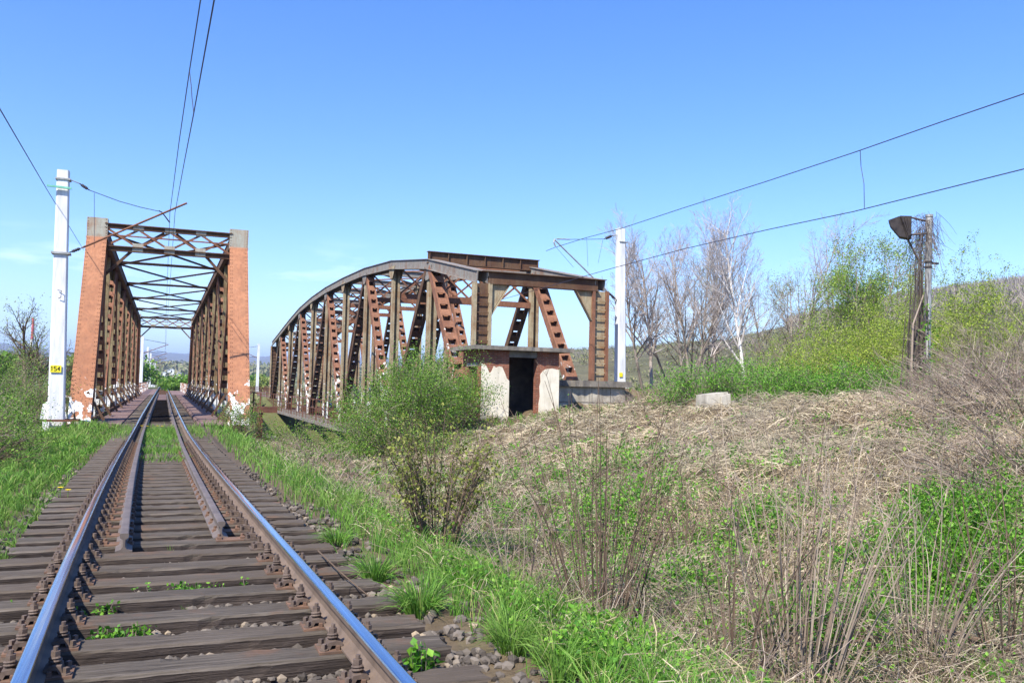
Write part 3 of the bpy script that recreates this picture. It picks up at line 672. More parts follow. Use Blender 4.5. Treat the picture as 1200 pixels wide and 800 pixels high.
for s_ in (-1, 1):
    b_ = MB(); b_.box(s_*.78-.15, s_*.78+.15, BY0, BY1, -.98, ZB+RT-.172); bp('stringer', b_, m_brown)
    b_ = MB()
    for k_, y in enumerate(np.arange(BY0-1.6, BY1, 1.02)):
        dz = .008*math.sin(k_*2.1)
        b_.box(min(s_*1.42, s_*2.36), max(s_*1.42, s_*2.36), y, y+.99, ZB+RT-.045+dz, ZB+RT+dz)
    for q in (1.40, 2.38): b_.box(s_*q-.05, s_*q+.05, BY0-1.6, BY1, ZB+RT-.16, ZB+RT-.05)
    bp('walkway', b_, m_walk)
    # outer handrail
    b_ = MB()
    for z_ in (.15, .62, 1.08): b_.beam((s_*(BX+.75), BY0-.2, z_-.3), (s_*(BX+.75), BY1, z_-.3), .05, .05)
    for y in np.arange(BY0-.2, BY1, 2.83): b_.box(s_*(BX+.75)-.03, s_*(BX+.75)+.03, y-.03, y+.03, -.75, .80)
    bp('handrail', b_, m_deckrust)
b_ = MB(); b_.box(-.36+xc(60), .36+xc(60), BY0+.1, 76, ZB+RT+.004, ZB+RT+.02); bp('centre_plate', b_, m_hole)
b_ = MB(); b_.box(-.36+xc(60), .36+xc(60), 76.01, BY1, ZB+RT+.004, ZB+RT+.02); bp('centre_walkway', b_, m_walk)
# masonry abutments and the pier at the far end
def abut(nm, lb, x0, x1, y0, y1, z0, z1):
    b_ = MB(); b_.box(x0, x1, y0, y1, z0, z1-.35); b_.box(x0-.12, x1+.12, y0-.12, y1+.12, z1-.35+.002, z1)
    return tag(b_.build(nm, m_conc, origin=((x0+x1)/2, (y0+y1)/2, z0)), lb, 'abutment')
abut('abutment', 'concrete abutment carrying the near end of the left bridge', -4.2, 4.4, BY0-.6, BY0+1.2, -7.5, -1.04)
abut('bridge_pier', 'concrete pier under the far end of the left bridge', -4.2, 4.2, BY1-.9, BY1+1.6, -7.5, -1.04)

# plate girder span beyond, with its railings
def girder_span(lb, xcen, y0, y1, zt, half):
    g = thing('girder_bridge', lb, 'bridge', (xcen, y0, zt))
    for s_ in (-1, 1):
        b_ = MB(); x = xcen+s_*half*.6; b_.box(x-.03, x+.03, y0, y1, zt-1.5, zt-.3); b_.box(x-.2, x+.2, y0, y1, zt-1.53, zt-1.502); b_.box(x-.2, x+.2, y0, y1, zt-.298, zt-.26)
        b_.build('girder', m_brown, g)
        b_ = MB(); x = xcen+s_*half
        for q in (.35, .72, 1.08): b_.beam((x, y0, zt+q), (x, y1, zt+q), .05, .05)
        for y in np.arange(y0, y1+.1, 2.0): b_.box(x-.035, x+.035, y-.035, y+.035, zt-.25, zt+1.1)
        b_.build('railing', m_orange if xcen < 5 else m_deckrust, g)
        b_ = MB(); b_.box(min(xcen+s_*.95, x), max(xcen+s_*.95, x), y0, y1, zt-.25, zt-.2); b_.build('walkway', m_walk, g)
    b_ = MB()
    for y in np.arange(y0, y1, 1.3): b_.box(xcen-half, xcen+half, y, y+.25, zt-.55, zt-.27)
    b_.build('deck', m_brown, g)
    return g
girder_span('plate girder span with low railings beyond the far portal of the left bridge', -.05, BY1+.2, 168, ZB-.17+.2, 2.55)

# ------------------------------------------------------------------ the abandoned arched bridge (right)
AX0, AX1, AY0, PA, AN = 12.97, 18.87, 35.6, 7.75, 10
AY1 = AY0+PA*AN; NODE = [AY0+PA*k_ for k_ in range(AN+1)]
CH = np.interp(NODE, [35.6, 43.35, 51.1, 58.85, 66.6, 74.35, 82.1, 89.85, 97.6, 105.35, 113.1], [6.42, 7.95, 8.88, 9.36, 9.54, 9.58, 9.40, 8.98, 8.22, 7.32, 6.42])
AZ = -1.75
ab = thing('arched_bridge', 'abandoned rusty truss bridge with a curved top, right of the track', 'bridge', ((AX0+AX1)/2, AY0, AZ))
def apart(nm, mb_, m_): return mb_.build(nm, m_, ab)
for X_ in (AX0, AX1):
    s_ = -1 if X_ == AX0 else 1
    for k_ in range(AN):
        b_ = MB(); pa = np.array([X_, NODE[k_]-.02, CH[k_]-.27]); pb = np.array([X_, NODE[k_+1]+.02, CH[k_+1]-.27])
        for q in (-.24, .24): b_.beam(pa+[q, 0, 0], pb+[q, 0, 0], .05, .50, side=(1, 0, 0))
        b_.beam(pa+[0, 0, .265], pb+[0, 0, .265], .66, .03, side=(1, 0, 0))
        for q in (-.3, .3): b_.beam(pa+[q, 0, -.262], pb+[q, 0, -.262], .14, .024, side=(1, 0, 0))
        apart('top_chord', b_, m_grey)
    for k_ in (0, AN):
        b_ = MB(); y = NODE[k_]
        for q in (-.36, .36): b_.box(X_+q-.07, X_+q+.07, y-.17, y+.17, AZ, CH[k_]-.55, 1)
        b_.box(X_-.288, X_+.288, y-.02, y+.02, AZ, CH[k_]-.56)
        for z_ in np.arange(AZ+.4, CH[k_]-.8, .42): b_.box(X_-.285, X_+.285, y-.13, y-.10, z_, z_+.045)
        apart('end_post', b_, [m_brown, m_beige] if X_ == AX0 else [m_beige, m_rust])
    for k_ in range(1, AN):
        b_ = MB(); isect(b_, (X_, NODE[k_], AZ), (X_, NODE[k_], CH[k_]-.54), .46, .42); apart('vertical_post', b_, m_beige)
    for k_ in range(AN):
        b_ = MB(); dn = k_ % 2 == 0
        lo, hi = (k_, k_+1) if dn else (k_+1, k_)
        sg = 1 if hi > lo else -1
        ladder(b_, (X_, NODE[lo]+sg*.25, AZ+.1), (X_, NODE[hi]-sg*.28, CH[hi]-.5), .62 if k_ < 2 else .52, .40, .78, .09, .42)
        apart('diagonal', b_, m_rustw if dn else m_brown)  # overhanging diagonals take the darker brown, their underside shade put into the colour
    b_ = MB()
    for q in (-.26, .26): b_.box(X_+q-.03, X_+q+.03, AY0-.3, AY1+.3, AZ-.42, AZ+.1)
    b_.box(X_-.42, X_+.42, AY0-.3, AY1+.3, AZ-.45, AZ-.422); apart('bottom_chord', b_, m_grey)
    for k_ in range(1, AN):
        y = NODE[k_]
        for q in (-.286, .286):
            b_ = MB(); z_ = CH[k_]-.5; b_.prism([[X_+q-.006, y-.75, z_+.12], [X_+q-.006, y+.75, z_+.12], [X_+q-.006, y+.55, z_-.30], [X_+q-.006, y+.28, z_-.62], [X_+q-.006, y-.28, z_-.62], [X_+q-.006, y-.55, z_-.30]], [.012, 0, 0])
            apart('gusset_plate', b_, m_grey if k_ % 2 else m_beige)
    xo = X_+s_*.75                                              # footway outside the truss with its railing, one piece per panel
    b_ = MB(); b_.box(min(X_+s_*.35, xo), max(X_+s_*.35, xo), AY0, AY1, AZ-.30, AZ-.24); b_.box(xo-.05, xo+.05, AY0, AY1, AZ-.50, AZ-.22); apart('footway', b_, m_grey)
    for k_ in range(AN):
        b_ = MB(); ya, yb = NODE[k_]+.25, NODE[k_+1]-.25
        for z_ in (AZ+.18, AZ+.85, AZ+1.62): b_.beam((xo, ya, z_), (xo, yb, z_), .045, .06)
        for y in np.linspace(ya, yb, 5): b_.beam((xo, y, AZ-.22), (xo, y, AZ+1.66), .05, .05)
        for y in np.linspace(ya, yb, 9)[1::2]: b_.beam((xo, y, AZ+.18), (xo, y, AZ+.85), .03, .03)
        apart('railing', b_, m_deckrust)
    for k_ in (0, AN):                                          # haunches of the portals
        b_ = MB(); y = NODE[k_]; w_ = 1.0*(-s_)
        b_.prism([[X_-s_*.42, y-.03, CH[k_]-.56], [X_-s_*1.25, y-.03, CH[k_]-.56], [X_-s_*.42, y-.03, CH[k_]-1.9]], [0, .06, 0])
        b_.beam((X_-s_*1.28, y, CH[k_]-.58), (X_-s_*.44, y, CH[k_]-1.96), .26, .035, side=(0, 1, 0)); apart('portal_haunch', b_, m_beige)
for k_ in (0, AN):
    b_ = MB(); y = NODE[k_]; z_ = CH[k_]
    b_.box(AX0-.05, AX1+.30, y-.18, y+.18, z_-.03, z_); b_.box(AX0+.3, AX1-.1, y-.02, y+.02, z_-.54, z_-.032); b_.box(AX0+.3, AX1-.1, y-.18, y+.18, z_-.575, z_-.542); apart('portal_beam', b_, m_brown)
b_ = MB(); y = NODE[1]; z_ = CH[1]-.22
b_.box(AX0-.3, AX1+.25, y-.16, y+.16, z_+.60, z_+.635); b_.box(AX0-.28, AX1+.23, y-.02, y+.02, z_+.04, z_+.598); b_.box(AX0-.3, AX1+.25, y-.18, y+.18, z_+.005, z_+.038)
for x in np.linspace(AX0-.2, AX1+.15, 7): b_.box(x-.02, x+.02, y-.13, y-.022, z_+.05, z_+.59)
apart('cross_girder', b_, m_brown)
for k_ in range(1, AN):
    y = NODE[k_]
    if k_ > 1:
        b_ = MB(); b_.box(AX0+.28, AX1-.28, y-.13, y+.13, CH[k_]-.06, CH[k_]-.03); b_.box(AX0+.28, AX1-.28, y-.02, y+.02, CH[k_]-.4, CH[k_]-.062); b_.box(AX0+.28, AX1-.28, y-.13, y+.13, CH[k_]-.43, CH[k_]-.402); apart('cross_strut', b_, m_grey)
    b_ = MB(); zl = CH[k_]-2.3; b_.box(AX0+.24, AX1-.24, y-.12, y+.12, zl, zl+.3); apart('sway_strut', b_, m_rust)
    xs_ = np.linspace(AX0+.3, AX1-.3, 4)
    for a_ in range(3):
        for za, zb, o_ in ((zl+.3, CH[k_]-.45, .05), (CH[k_]-.45, zl+.3, -.05)):
            b_ = MB(); b_.beam((xs_[a_], y+o_, za), (xs_[a_+1], y+o_, zb), .06, .10, side=(0, 1, 0)); apart('sway_bar', b_, m_rust)
for k_ in range(1, AN-1):
    for q in (0, 1):
        xa, xb = (AX0+.3, AX1-.3) if q else (AX1-.3, AX0+.3)
        b_ = MB(); b_.beam((xa, NODE[k_]+.1, CH[k_]-.22+.03*q), (xb, NODE[k_+1]-.1, CH[k_+1]-.22+.03*q), .16, .08); apart('lateral_brace', b_, m_rust)
for k_ in range(AN+1):
    b_ = MB(); b_.box(AX0+.3, AX1-.3, NODE[k_]-.15, NODE[k_]+.15, AZ-.4, AZ+.25); apart('floor_beam', b_, m_brown)
for x in (AX0+2.0, AX0+3.9):
    b_ = MB(); b_.box(x-.15, x+.15, AY0, AY1, AZ-.25, AZ+.3); apart('stringer', b_, m_brown)
abut('bridge_pier', 'pale concrete pier under the far end of the abandoned bridge', AX0-1.0, AX1+1, AY1-1, AY1+1.8, -7.5, AZ-.47)
abut('abutment', 'overgrown concrete abutment under the near end of the abandoned bridge', AX0-1, AX1+1, AY0-.35, AY0+1.2, -7.5, AZ-.47)
girder_span('dark plate girder span with railings beyond the abandoned bridge', (AX0+AX1)/2, AY1+.4, 176, -.55, 2.6)
# rusty bearing beam beside the right end post of the left bridge
b_ = MB(); b_.box(3.4, 4.3, 35.65, 36.1, .02, .26); b_.box(3.55, 3.75, 35.7, 36.1, -1.03, .018)
tag(b_.build('bearing_beam', m_deckrust, origin=(3.9, 35.9, -1)), 'short rusty steel beam end sticking out beside the right end post of the left bridge', 'beam')

# ------------------------------------------------------------------ hut, walls
HX0, HX1, HY0, HY1 = 11.72, 15.12, 32.0, 34.3
hz = .1
hut = thing('brick_hut', 'small roofless-looking brick hut with flat slab roof, open doorway and peeling plaster'.replace('roofless-looking ', 'ruined '), 'hut', ((HX0+HX1)/2, HY0, hz))
DX0, DX1 = 12.90, 14.13
def wallbox(b_, x0, x1, y0, y1, z0, z1, mi=0): b_.box(x0, x1, y0, y1, z0, z1, mi)
b_ = MB()
wallbox(b_, HX0, DX0, HY0, HY0+.32, hz-.6, 2.74); wallbox(b_, DX1, HX1, HY0, HY0+.32, hz-.6, 2.74)      # front piers
wallbox(b_, HX0, HX1, HY1-.3, HY1, hz-.6, 2.74)                                                        # back
wallbox(b_, HX1-.32, HX1, HY0+.321, HY1-.301, hz-.6, 2.74)                                             # right
wallbox(b_, HX0, HX0+.32, HY0+.321, HY0+.55, hz-.6, 2.74); wallbox(b_, HX0, HX0+.32, HY1-.65, HY1-.301, hz-.6, 2.74)
wallbox(b_, HX0, HX0+.32, HY0+.551, HY1-.651, hz-.6, 1.15); wallbox(b_, HX0, HX0+.32, HY0+.551, HY1-.651, 2.22, 2.74)
b_.build('wall', m_brick, hut)
b_ = MB(); b_.box(DX0-.002, DX1+.002, HY0+.03, HY0+.3, 2.48, 2.735); b_.build('lintel', m_roofslab, hut)
b_ = MB(); b_.box(HX0-.03, HX0+.2, HY0+.45, HY1-.55, 2.10, 2.215); b_.build('window_lintel', m_conc, hut)
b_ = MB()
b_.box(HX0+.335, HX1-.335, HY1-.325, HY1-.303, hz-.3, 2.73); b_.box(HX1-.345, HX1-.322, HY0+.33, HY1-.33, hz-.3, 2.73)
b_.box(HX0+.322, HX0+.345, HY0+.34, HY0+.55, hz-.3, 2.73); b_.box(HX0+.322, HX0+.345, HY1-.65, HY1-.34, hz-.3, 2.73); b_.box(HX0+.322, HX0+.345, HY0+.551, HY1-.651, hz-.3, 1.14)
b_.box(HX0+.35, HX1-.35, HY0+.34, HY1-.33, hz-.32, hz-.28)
b_.build('shade_lining', m_shade_lining, hut)  # added dark sheets inside the walls, standing in for the room's shade
def plaster(x0, x1, top, y):
    """sheet of plaster 22 mm thick with a broken upper edge"""
    b2 = MB(); pts = [[x0, y, hz-.6], [x1, y, hz-.6]]+[[x, y, z] for x, z in top]
    b2.prism(pts, [0, -.024, 0]); return b2
plaster(HX0-.012, DX0+.01, [(DX0+.01, 1.52), (DX0-.10, 1.62), (DX0-.17, 1.80), (DX0-.24, 1.93), (DX0-.30, 2.06), (DX0-.42, 2.09), (DX0-.58, 2.04), (DX0-.66, 2.10), (DX0-.76, 1.88), (DX0-.84, 1.80), (DX0-.95, 2.02), (DX0-1.02, 2.13), (DX0-1.12, 2.16), (HX0-.012, 2.18)], HY0-.001).build('plaster', m_plaster, hut)
plaster(DX1+.12, HX1+.012, [(HX1+.012, 2.02), (HX1-.12, 2.04), (HX1-.3, 2.07), (HX1-.5, 2.05), (HX1-.62, 2.02), (DX1+.24, 1.93), (DX1+.15, 1.80), (DX1+.17, 1.5), (DX1+.12, 1.3), (DX1+.15, .9), (DX1+.1, .6)], HY0-.001).build('plaster', m_plaster, hut)
rg = np.random.default_rng(4)
b_ = MB(); n_ = 26; ex = np.linspace(11.28, 15.66, n_); fr = 31.68+rg.normal(0, .012, n_); 
top = [[x, y, 2.905] for x, y in zip(ex, fr)]+[[15.66, 34.75, 2.90], [11.28, 34.75, 2.90]]
b_.prism(np.array(top)+[0, 0, -.16], [0, 0, .16]); b_.build('roof', m_roofslab, hut)

wl = thing('concrete_wall', 'low pale concrete wall with a thick overhanging coping, right of the hut', 'wall', (17.6, 34.6, .1))
b_ = MB(); b_.box(15.95, 19.6, 34.35, 34.9, -.8, 1.36); b_.build('wall_panel', m_conc, wl)
b_ = MB()
for x in (16.9, 17.9, 18.85): b_.box(x-.012, x+.012, 34.335, 34.349, -.2, 1.35)
b_.box(15.95, 19.6, 34.335, 34.3495, .66, .685); b_.build('joint', m_roofslab, wl)
b_ = MB(); n_ = 22; ex = np.linspace(15.8, 19.8, n_); fr = 34.14+.04*np.sin(ex*5)+rg.normal(0, .025, n_)
b_.prism([[x, y, 1.362] for x, y in zip(ex, fr)]+[[19.8, 35.1, 1.362], [15.8, 35.1, 1.362]], [0, 0, .27]); b_.build('coping', m_roofslab, wl)
q = at_y(836, 463, 20.0); qg = float(gh(q[0], 20.0))
b_ = MB(); b_.hexa([[q[0]-.36, 19.72, qg-.5], [q[0]+.29, 19.68, qg-.5], [q[0]+.27, 20.4, qg-.5], [q[0]-.34, 20.4, qg-.5], [q[0]-.34, 19.74, q[2]+.02], [q[0]+.27, 19.7, q[2]+.10], [q[0]+.25, 20.35, q[2]+.08], [q[0]-.33, 20.35, q[2]+.0]]); b_.hexa([[q[0]-.02, 19.60, qg-.5], [q[0]+.30, 19.58, qg-.5], [q[0]+.30, 19.67, qg-.5], [q[0]-.02, 19.67, qg-.5], [q[0]+.02, 19.62, q[2]-.02], [q[0]+.28, 19.60, q[2]+.06], [q[0]+.28, 19.67, q[2]+.06], [q[0]+.02, 19.67, q[2]-.02]])
tag(b_.build('concrete_block', m_conc, origin=(q[0], 20, qg)), 'pale broken concrete block on the crest of the dead grass bank', 'concrete block')
b_ = MB(); q2 = at_y(885, 457, 20.6); e_ = np.linspace(-1.1, 1.4, 9)
for xa, xb in zip(e_[:-1], e_[1:]): za, zb = (float(gh(q2[0]+x, 20.6))+.05 for x in (xa, xb)); x0_, x1_ = q2[0]+xa, q2[0]+xb; b_.hexa([[x0_, 20.4, za-.5], [x1_, 20.4, zb-.5], [x1_, 20.8, zb-.5], [x0_, 20.8, za-.5], [x0_, 20.4, za], [x1_, 20.4, zb], [x1_, 20.8, zb], [x0_, 20.8, za]])
q2[1] = 20.6
tag(b_.build('platform_edge', m_roofslab, origin=(q2[0], 20.6, .8)), 'mossy platform edge slab half buried along the crest of the bank', 'platform edge')

# ------------------------------------------------------------------ masts and overhead line
def mast_geo(base, top, w0, w1, d0):
    """tapering concrete mast with a recessed channel on either face"""
    b2 = MB(); base = np.asarray(base, float); top = np.asarray(top, float)
    prof = lambda w_, d_: np.array([(-.5*w_, -.5*d_+.03), (-.5*w_+.06, -.5*d_), (.5*w_-.04, -.5*d_), (.5*w_, -.5*d_+.03), (.5*w_, .5*d_), (-.5*w_, .5*d_)])
    k_ = 6; n_ = 9; V = []
    for t in np.linspace(0, 1, n_):
        p_ = prof(w0*(1-t)+w1*t, d0*(1-t)+d0*.7*t); c_ = base*(1-t)+top*t
        V.append(np.column_stack([p_[:, 0]+c_[0], p_[:, 1]+c_[1], np.full(k_, c_[2])]))
    i_ = np.arange(n_-1)[:, None]*k_; j = np.arange(k_)[None]; j2 = (j+1) % k_
    b2.add(np.array(V), np.stack([i_+j, i_+j2, i_+k_+j2, i_+k_+j], -1).reshape(-1, 4))
    b2.f.append(np.array([list(range((n_-1)*k_, n_*k_))])); b2.m.append(np.array([0])); return b2
def insulator(parent, a, b, n_=3, r=.055):
    a = np.asarray(a, float); b = np.asarray(b, float); b2 = MB(); t = np.linspace(0, 1, 41)
    rr = np.where((t > .22) & (t < .78), .038+(r-.03)*np.abs(np.sin(t*math.pi*7)), .022)
    b2.tube(a+(b-a)*t[:, None], rr, 8); return b2.build('insulator', m_insul, parent, smooth=True)
def rod(parent, nm, a, b, r, m_, n_=6):
    b2 = MB(); b2.tube([a, b], r, n_); return b2.build(nm, m_, parent)
MY = 35.2
mb0 = at_z(66, 490, -.3); mx0 = at_y(66, 492, MY)[0]; mx1 = at_y(74.5, 200, MY)[0]; mzt = at_y(74.5, 200, MY)[2]
ms = thing('catenary_mast', 'tall white concrete mast with a yellow number plate, beside the left end post', 'mast', (mx0, MY, -.75))
mast_geo((mx0, MY, -.75), (mx1, MY, mzt), .56, .40, .42).build('post', m_mast, ms)
P = lambda x, y, Y=MY: at_y(x, y, Y)
a = P(81, 296); b = P(97, 290); insulator(ms, a, b)
rod(ms, 'cantilever_tube', b, P(219, 238), .038, m_rust, 8)
a = P(83, 211, MY-.1); b = P(93, 215, MY-.1); c_ = P(105, 223, MY-.1)
rod(ms, 'stay_link', a, b, .02, m_galv); insulator(ms, b, c_)
pts = np.array([P(105, 223), P(140, 236), P(165, 243), P(188, 248)]); b_ = MB(); b_.tube(pts, .014, 5); b_.build('stay_wire', m_wire, ms)
b_ = MB(); b_.tube([P(186, 247), P(190, 249), P(199, 261)], .025, 5); b_.build('wire_clamp', m_insul, ms)
rod(ms, 'hanger', P(110.5, 226), P(110.5, 290), .008, m_wire, 4)
b_ = MB()
for y_ in (210.5,): q = P(74, y_); b_.box(q[0]-.24, q[0]+.26, MY-.19, MY+.24, q[2]-.03, q[2]+.03)
b_.build('clamp_band', m_galv, ms)
b_ = MB(); q = P(70, 219); b_.beam(P(55, 217.3, MY-.26), P(84, 221, MY-.26), .08, .07); b_.build('green_bracket', m_green, ms)
b_ = MB(); q = P(70, 297); b_.box(q[0]-.26, q[0]+.36, MY-.25, MY+.25, q[2]-.035, q[2]+.035); b_.build('clamp_band', m_galv, ms)
b_ = MB(); q = P(69, 345); b_.tube([(q[0]-.02, MY-.22, q[2]+.14), (q[0]+.1, MY-.27, q[2]+.12), (q[0]+.1, MY-.27, q[2]-.12), (q[0]+.02, MY-.22, q[2]-.16)], .016, 5); b_.build('climbing_hook', m_insul, ms)
q = P(66.4, 432, MY-.235); b_ = MB(); b_.box(q[0]-.21, q[0]+.15, MY-.245, MY-.225, q[2]-.13, q[2]+.13); pl = b_.build('number_plate', m_sign, ms)
def strokes(segs, x, z, w_, h_, y):
    b2 = MB()
    for (xa, za, xb, zb) in segs: b2.beam((x+xa*w_, y, z+za*h_), (x+xb*w_, y, z+zb*h_), .004, .024, side=(0, 1, 0))
    return b2
D5 = [(1, 1, 0, 1), (0, 1, 0, .55), (0, .55, .8, .58), (.8, .58, 1, .4), (1, .4, 1, .15), (1, .15, .75, 0), (.75, 0, 0, .03)]
D4 = [(.75, 0, .75, 1), (.75, 1, 0, .35), (0, .35, 1, .35)]
D1 = [(.5, 0, .5, 1), (.5, 1, .15, .75)]
for D_, x_ in ((D1, -.19), (D5, -.085), (D4, .03)):
    strokes(D_, q[0]+x_, q[2]-.07, .075, .15, MY-.249).build('numeral', m_black, pl)
# footing frame of the mast
ft = thing('mast_footing', 'rusty steel frame on white blocks round the foot of the left mast', 'footing', (mx0, MY, -.9))
q = P(74, 494); xa, xb = P(52, 494)[0], P(93, 494)[0]
b_ = MB()
b_.box(xa, xb, MY-.42, MY-.34, q[2]+.02, q[2]+.10); b_.box(xa, xb, MY+.34, MY+.42, q[2]+.02, q[2]+.10); b_.box(xa, xa+.08, MY-.338, MY+.338, q[2]+.02, q[2]+.1); b_.box(xb-.08, xb, MY-.338, MY+.338, q[2]+.02, q[2]+.1); b_.build('frame', m_deckrust, ft)
b_ = MB(); b_.box(xa-.02, xa+.2, MY-.44, MY+.3, -1.2, q[2]+.018); b_.build('block', m_white, ft)
b_ = MB(); b_.box(xb-.14, xb+.02, MY-.44, MY+.3, -1.2, q[2]+.018); b_.build('block', m_conc, ft)
b_ = MB(); b_.prism([(mx0-.29, MY-.1, q[2]+.1), (mx0-.52, MY-.1, q[2]+.1), (mx0-.45, MY-.1, q[2]+.65), (mx0-.285, MY-.1, q[2]+.75)], [0, .2, 0]); b_.build('stiffener', m_white, ft)
rl = thing('railing', 'short white barrier frame standing against the left end post', 'railing', (P(86, 492)[0], 36.1, -.8))
b_ = MB(); b_.beam(P(75, 464, 36.1), P(82, 464, 36.1), .05, .07); b_.beam(P(82, 464, 36.1), P(88, 491, 36.1), .05, .07); b_.beam(P(75, 464, 36.1), P(77, 492, 36.1), .05, .07); b_.build('frame', m_olive, rl)

# far masts along the line, copies of one
fm = thing('far_mast', 'white concrete mast nearest beyond the far portal of the left bridge', 'mast', (-3.5, 154, -1.2), 'white masts along the line beyond the bridge')
mast_geo((-3.5, 154, -2.2), (-3.5, 154, 8.4), .55, .42, .4).build('post', m_mast, fm)
rod(fm, 'cantilever_tube', (-3.3, 154, 5.6), (.5, 154, 7.2), .06, m_rust); rod(fm, 'stay_wire', (-3.3, 154, 7.9), (.3, 154, 7.3), .04, m_wire); rod(fm, 'registration_arm', (-3.3, 154, 5.7), (.2, 154, 5.9), .04, m_wire)
for y, lb in ((204, 'second white mast beyond the far portal of the left bridge'), (250, 'third white mast beyond the far portal of the left bridge'), (302, 'fourth white mast beyond the far portal of the left bridge'), (372, 'most distant white mast in the row left of the track')):
    copy_tree(fm, (-3.5, y, -1.2), label=lb)
copy_tree(fm, (at_y(301.5, 450, 178)[0], 178, -.7), rz=math.pi, label='lone white mast seen between the two bridges')

RY = 36.4
rb = at_y(727, 442, RY); rt = at_y(727, 268, RY)
mr = thing('catenary_mast', 'white concrete mast standing just behind the wall at the right end of the arched bridge', 'mast', (rb[0], RY, .9))
mast_geo((rb[0], RY, .7), (rt[0]+.02, RY, rt[2]), .44, .38, .42).build('post', m_mast, mr)
Q = lambda x, y, Y=RY: at_y(x, y, Y)
a = Q(723, 352); b = Q(711, 341); insulator(mr, a, b); rod(mr, 'cantilever_tube', b, Q(650, 281), .036, m_galv, 8)
a = Q(723, 275.5); b = Q(718, 276); c_ = Q(708, 280); rod(mr, 'stay_link', a, b, .025, m_galv); insulator(mr, b, c_, r=.07)
b_ = MB(); b_.tube([c_, Q(685, 280.5), Q(668, 280.5)], .014, 5); b_.build('stay_wire', m_wire, mr)
b_ = MB(); b_.tube([Q(668, 280.5), Q(652, 280)], .03, 6); b_.tube([Q(650, 280), Q(649, 284), Q(651, 289)], .035, 6); b_.build('stay_clamp', m_galv, mr)
for nm, a, b in (('hanger', (706.5, 281), (701, 308)), ('hanger', (687.5, 278), (689, 312)), ('hanger', (652, 290), (672, 313))): rod(mr, nm, Q(*a), Q(*b), .008, m_wire, 4)
b_ = MB(); q = Q(729, 284); b_.box(q[0]-.24, q[0]+.24, RY-.19, RY+.2, q[2]-.02, q[2]+.02); b_.build('clamp_band', m_galv, mr)
b_ = MB(); q = Q(727.5, 439, RY-.22); b_.box(q[0]-.09, q[0]+.09, RY-.25, RY-.225, q[2]-.1, q[2]+.1); b_.build('number_plate', m_sign, mr)
b_ = MB(); b_.box(rb[0]-.32, rb[0]+.32, RY-.3, RY+.3, .6, 1.62); b_.build('foot_block', m_white, mr)

def wire(nm, lb, pts, r=.011, cat='wire', group=None):
    b2 = MB(); pts = np.asarray(pts, float)
    b2.tube(pts, r, 5); return tag(b2.build(nm, m_wire, origin=pts[0]), lb, cat, group)
def sagline(a, b, sag, n_=24):
    t = np.linspace(0, 1, n_); p_ = np.asarray(a)+(np.asarray(b)-np.asarray(a))*t[:, None]; p_[:, 2] -= sag*4*t*(1-t); return p_
# over the used track: messenger and contact wire with a dropper, running on through the bridge
c0 = at_y(251, 0, 11.2); c1 = at_y(227, 133, 17.0); c2 = at_y(205, 250, MY)
ce = np.array([.1, 104, c2[2]]); cb_ = c0+(c0-c1)*1.3
wire('contact_wire', 'right-hand wire over the track, passing into the left bridge', np.vstack([cb_, c0, c1, at_y(215, 195, 24.0), c2, ce, [.0, 154, 5.9], [0, 372, 5.5]]), .011, group='wires over the used track')
s0 = at_y(235, 0, 14.0); s1 = at_y(222, 83, 17.6); s2 = at_y(199, 250, MY)
wire('messenger_wire', 'left-hand wire over the track, clamped to the long rusty cantilever', np.vstack([s0+(s0-s1)*2, s0, s1, at_y(210, 165, 23.5), s2, [-.05, 104, 7.0], [0, 154, 7.2], [0, 372, 7.0]]), .011, group='wires over the used track')
wire('dropper', 'short wavy dropper joining the two wires above the track', np.vstack([s1, at_y(224, 100, 17.5), at_y(225, 115, 17.2), c1]), .008)
wire('feeder_wire', 'thin wire slanting down across the sky at the far left, behind the white mast', np.vstack([at_y(-40, 60, 17), at_y(0, 128, 20), at_y(55, 222, 34), at_y(98, 293, 60)]), .013)
# over the abandoned line
X1 = 15.7
m_pts = [at_x(x, y, X1) for x, y in ((1700, -90), (1400, 33), (1230, 98.5), (1200, 110), (1100, 144), (1000, 179), (900, 212), (800, 244), (727, 268), (687, 278.5), (650, 290), (640, 294))]
wire('messenger_wire', 'upper of the two wires rising to the right above the bank', np.array(m_pts), .013, group='wires over the abandoned line')
k_pts = [at_x(x, y, X1) for x, y in ((1700, 62), (1400, 145), (1230, 190), (1200, 198), (1100, 223), (1000, 248), (900, 269), (800, 292), (715, 315), (652, 333), (580, 353))]
wire('contact_wire', 'lower of the two wires rising to the right above the bank', np.array(k_pts), .013, group='wires over the abandoned line')
wire('dropper', 'hanging dropper between the two wires above the lamp bank', np.array([at_x(1008, 176, X1), at_x(1009, 195, X1+.1), at_x(1012.5, 215, X1), at_x(1013, 244, X1)]), .009)

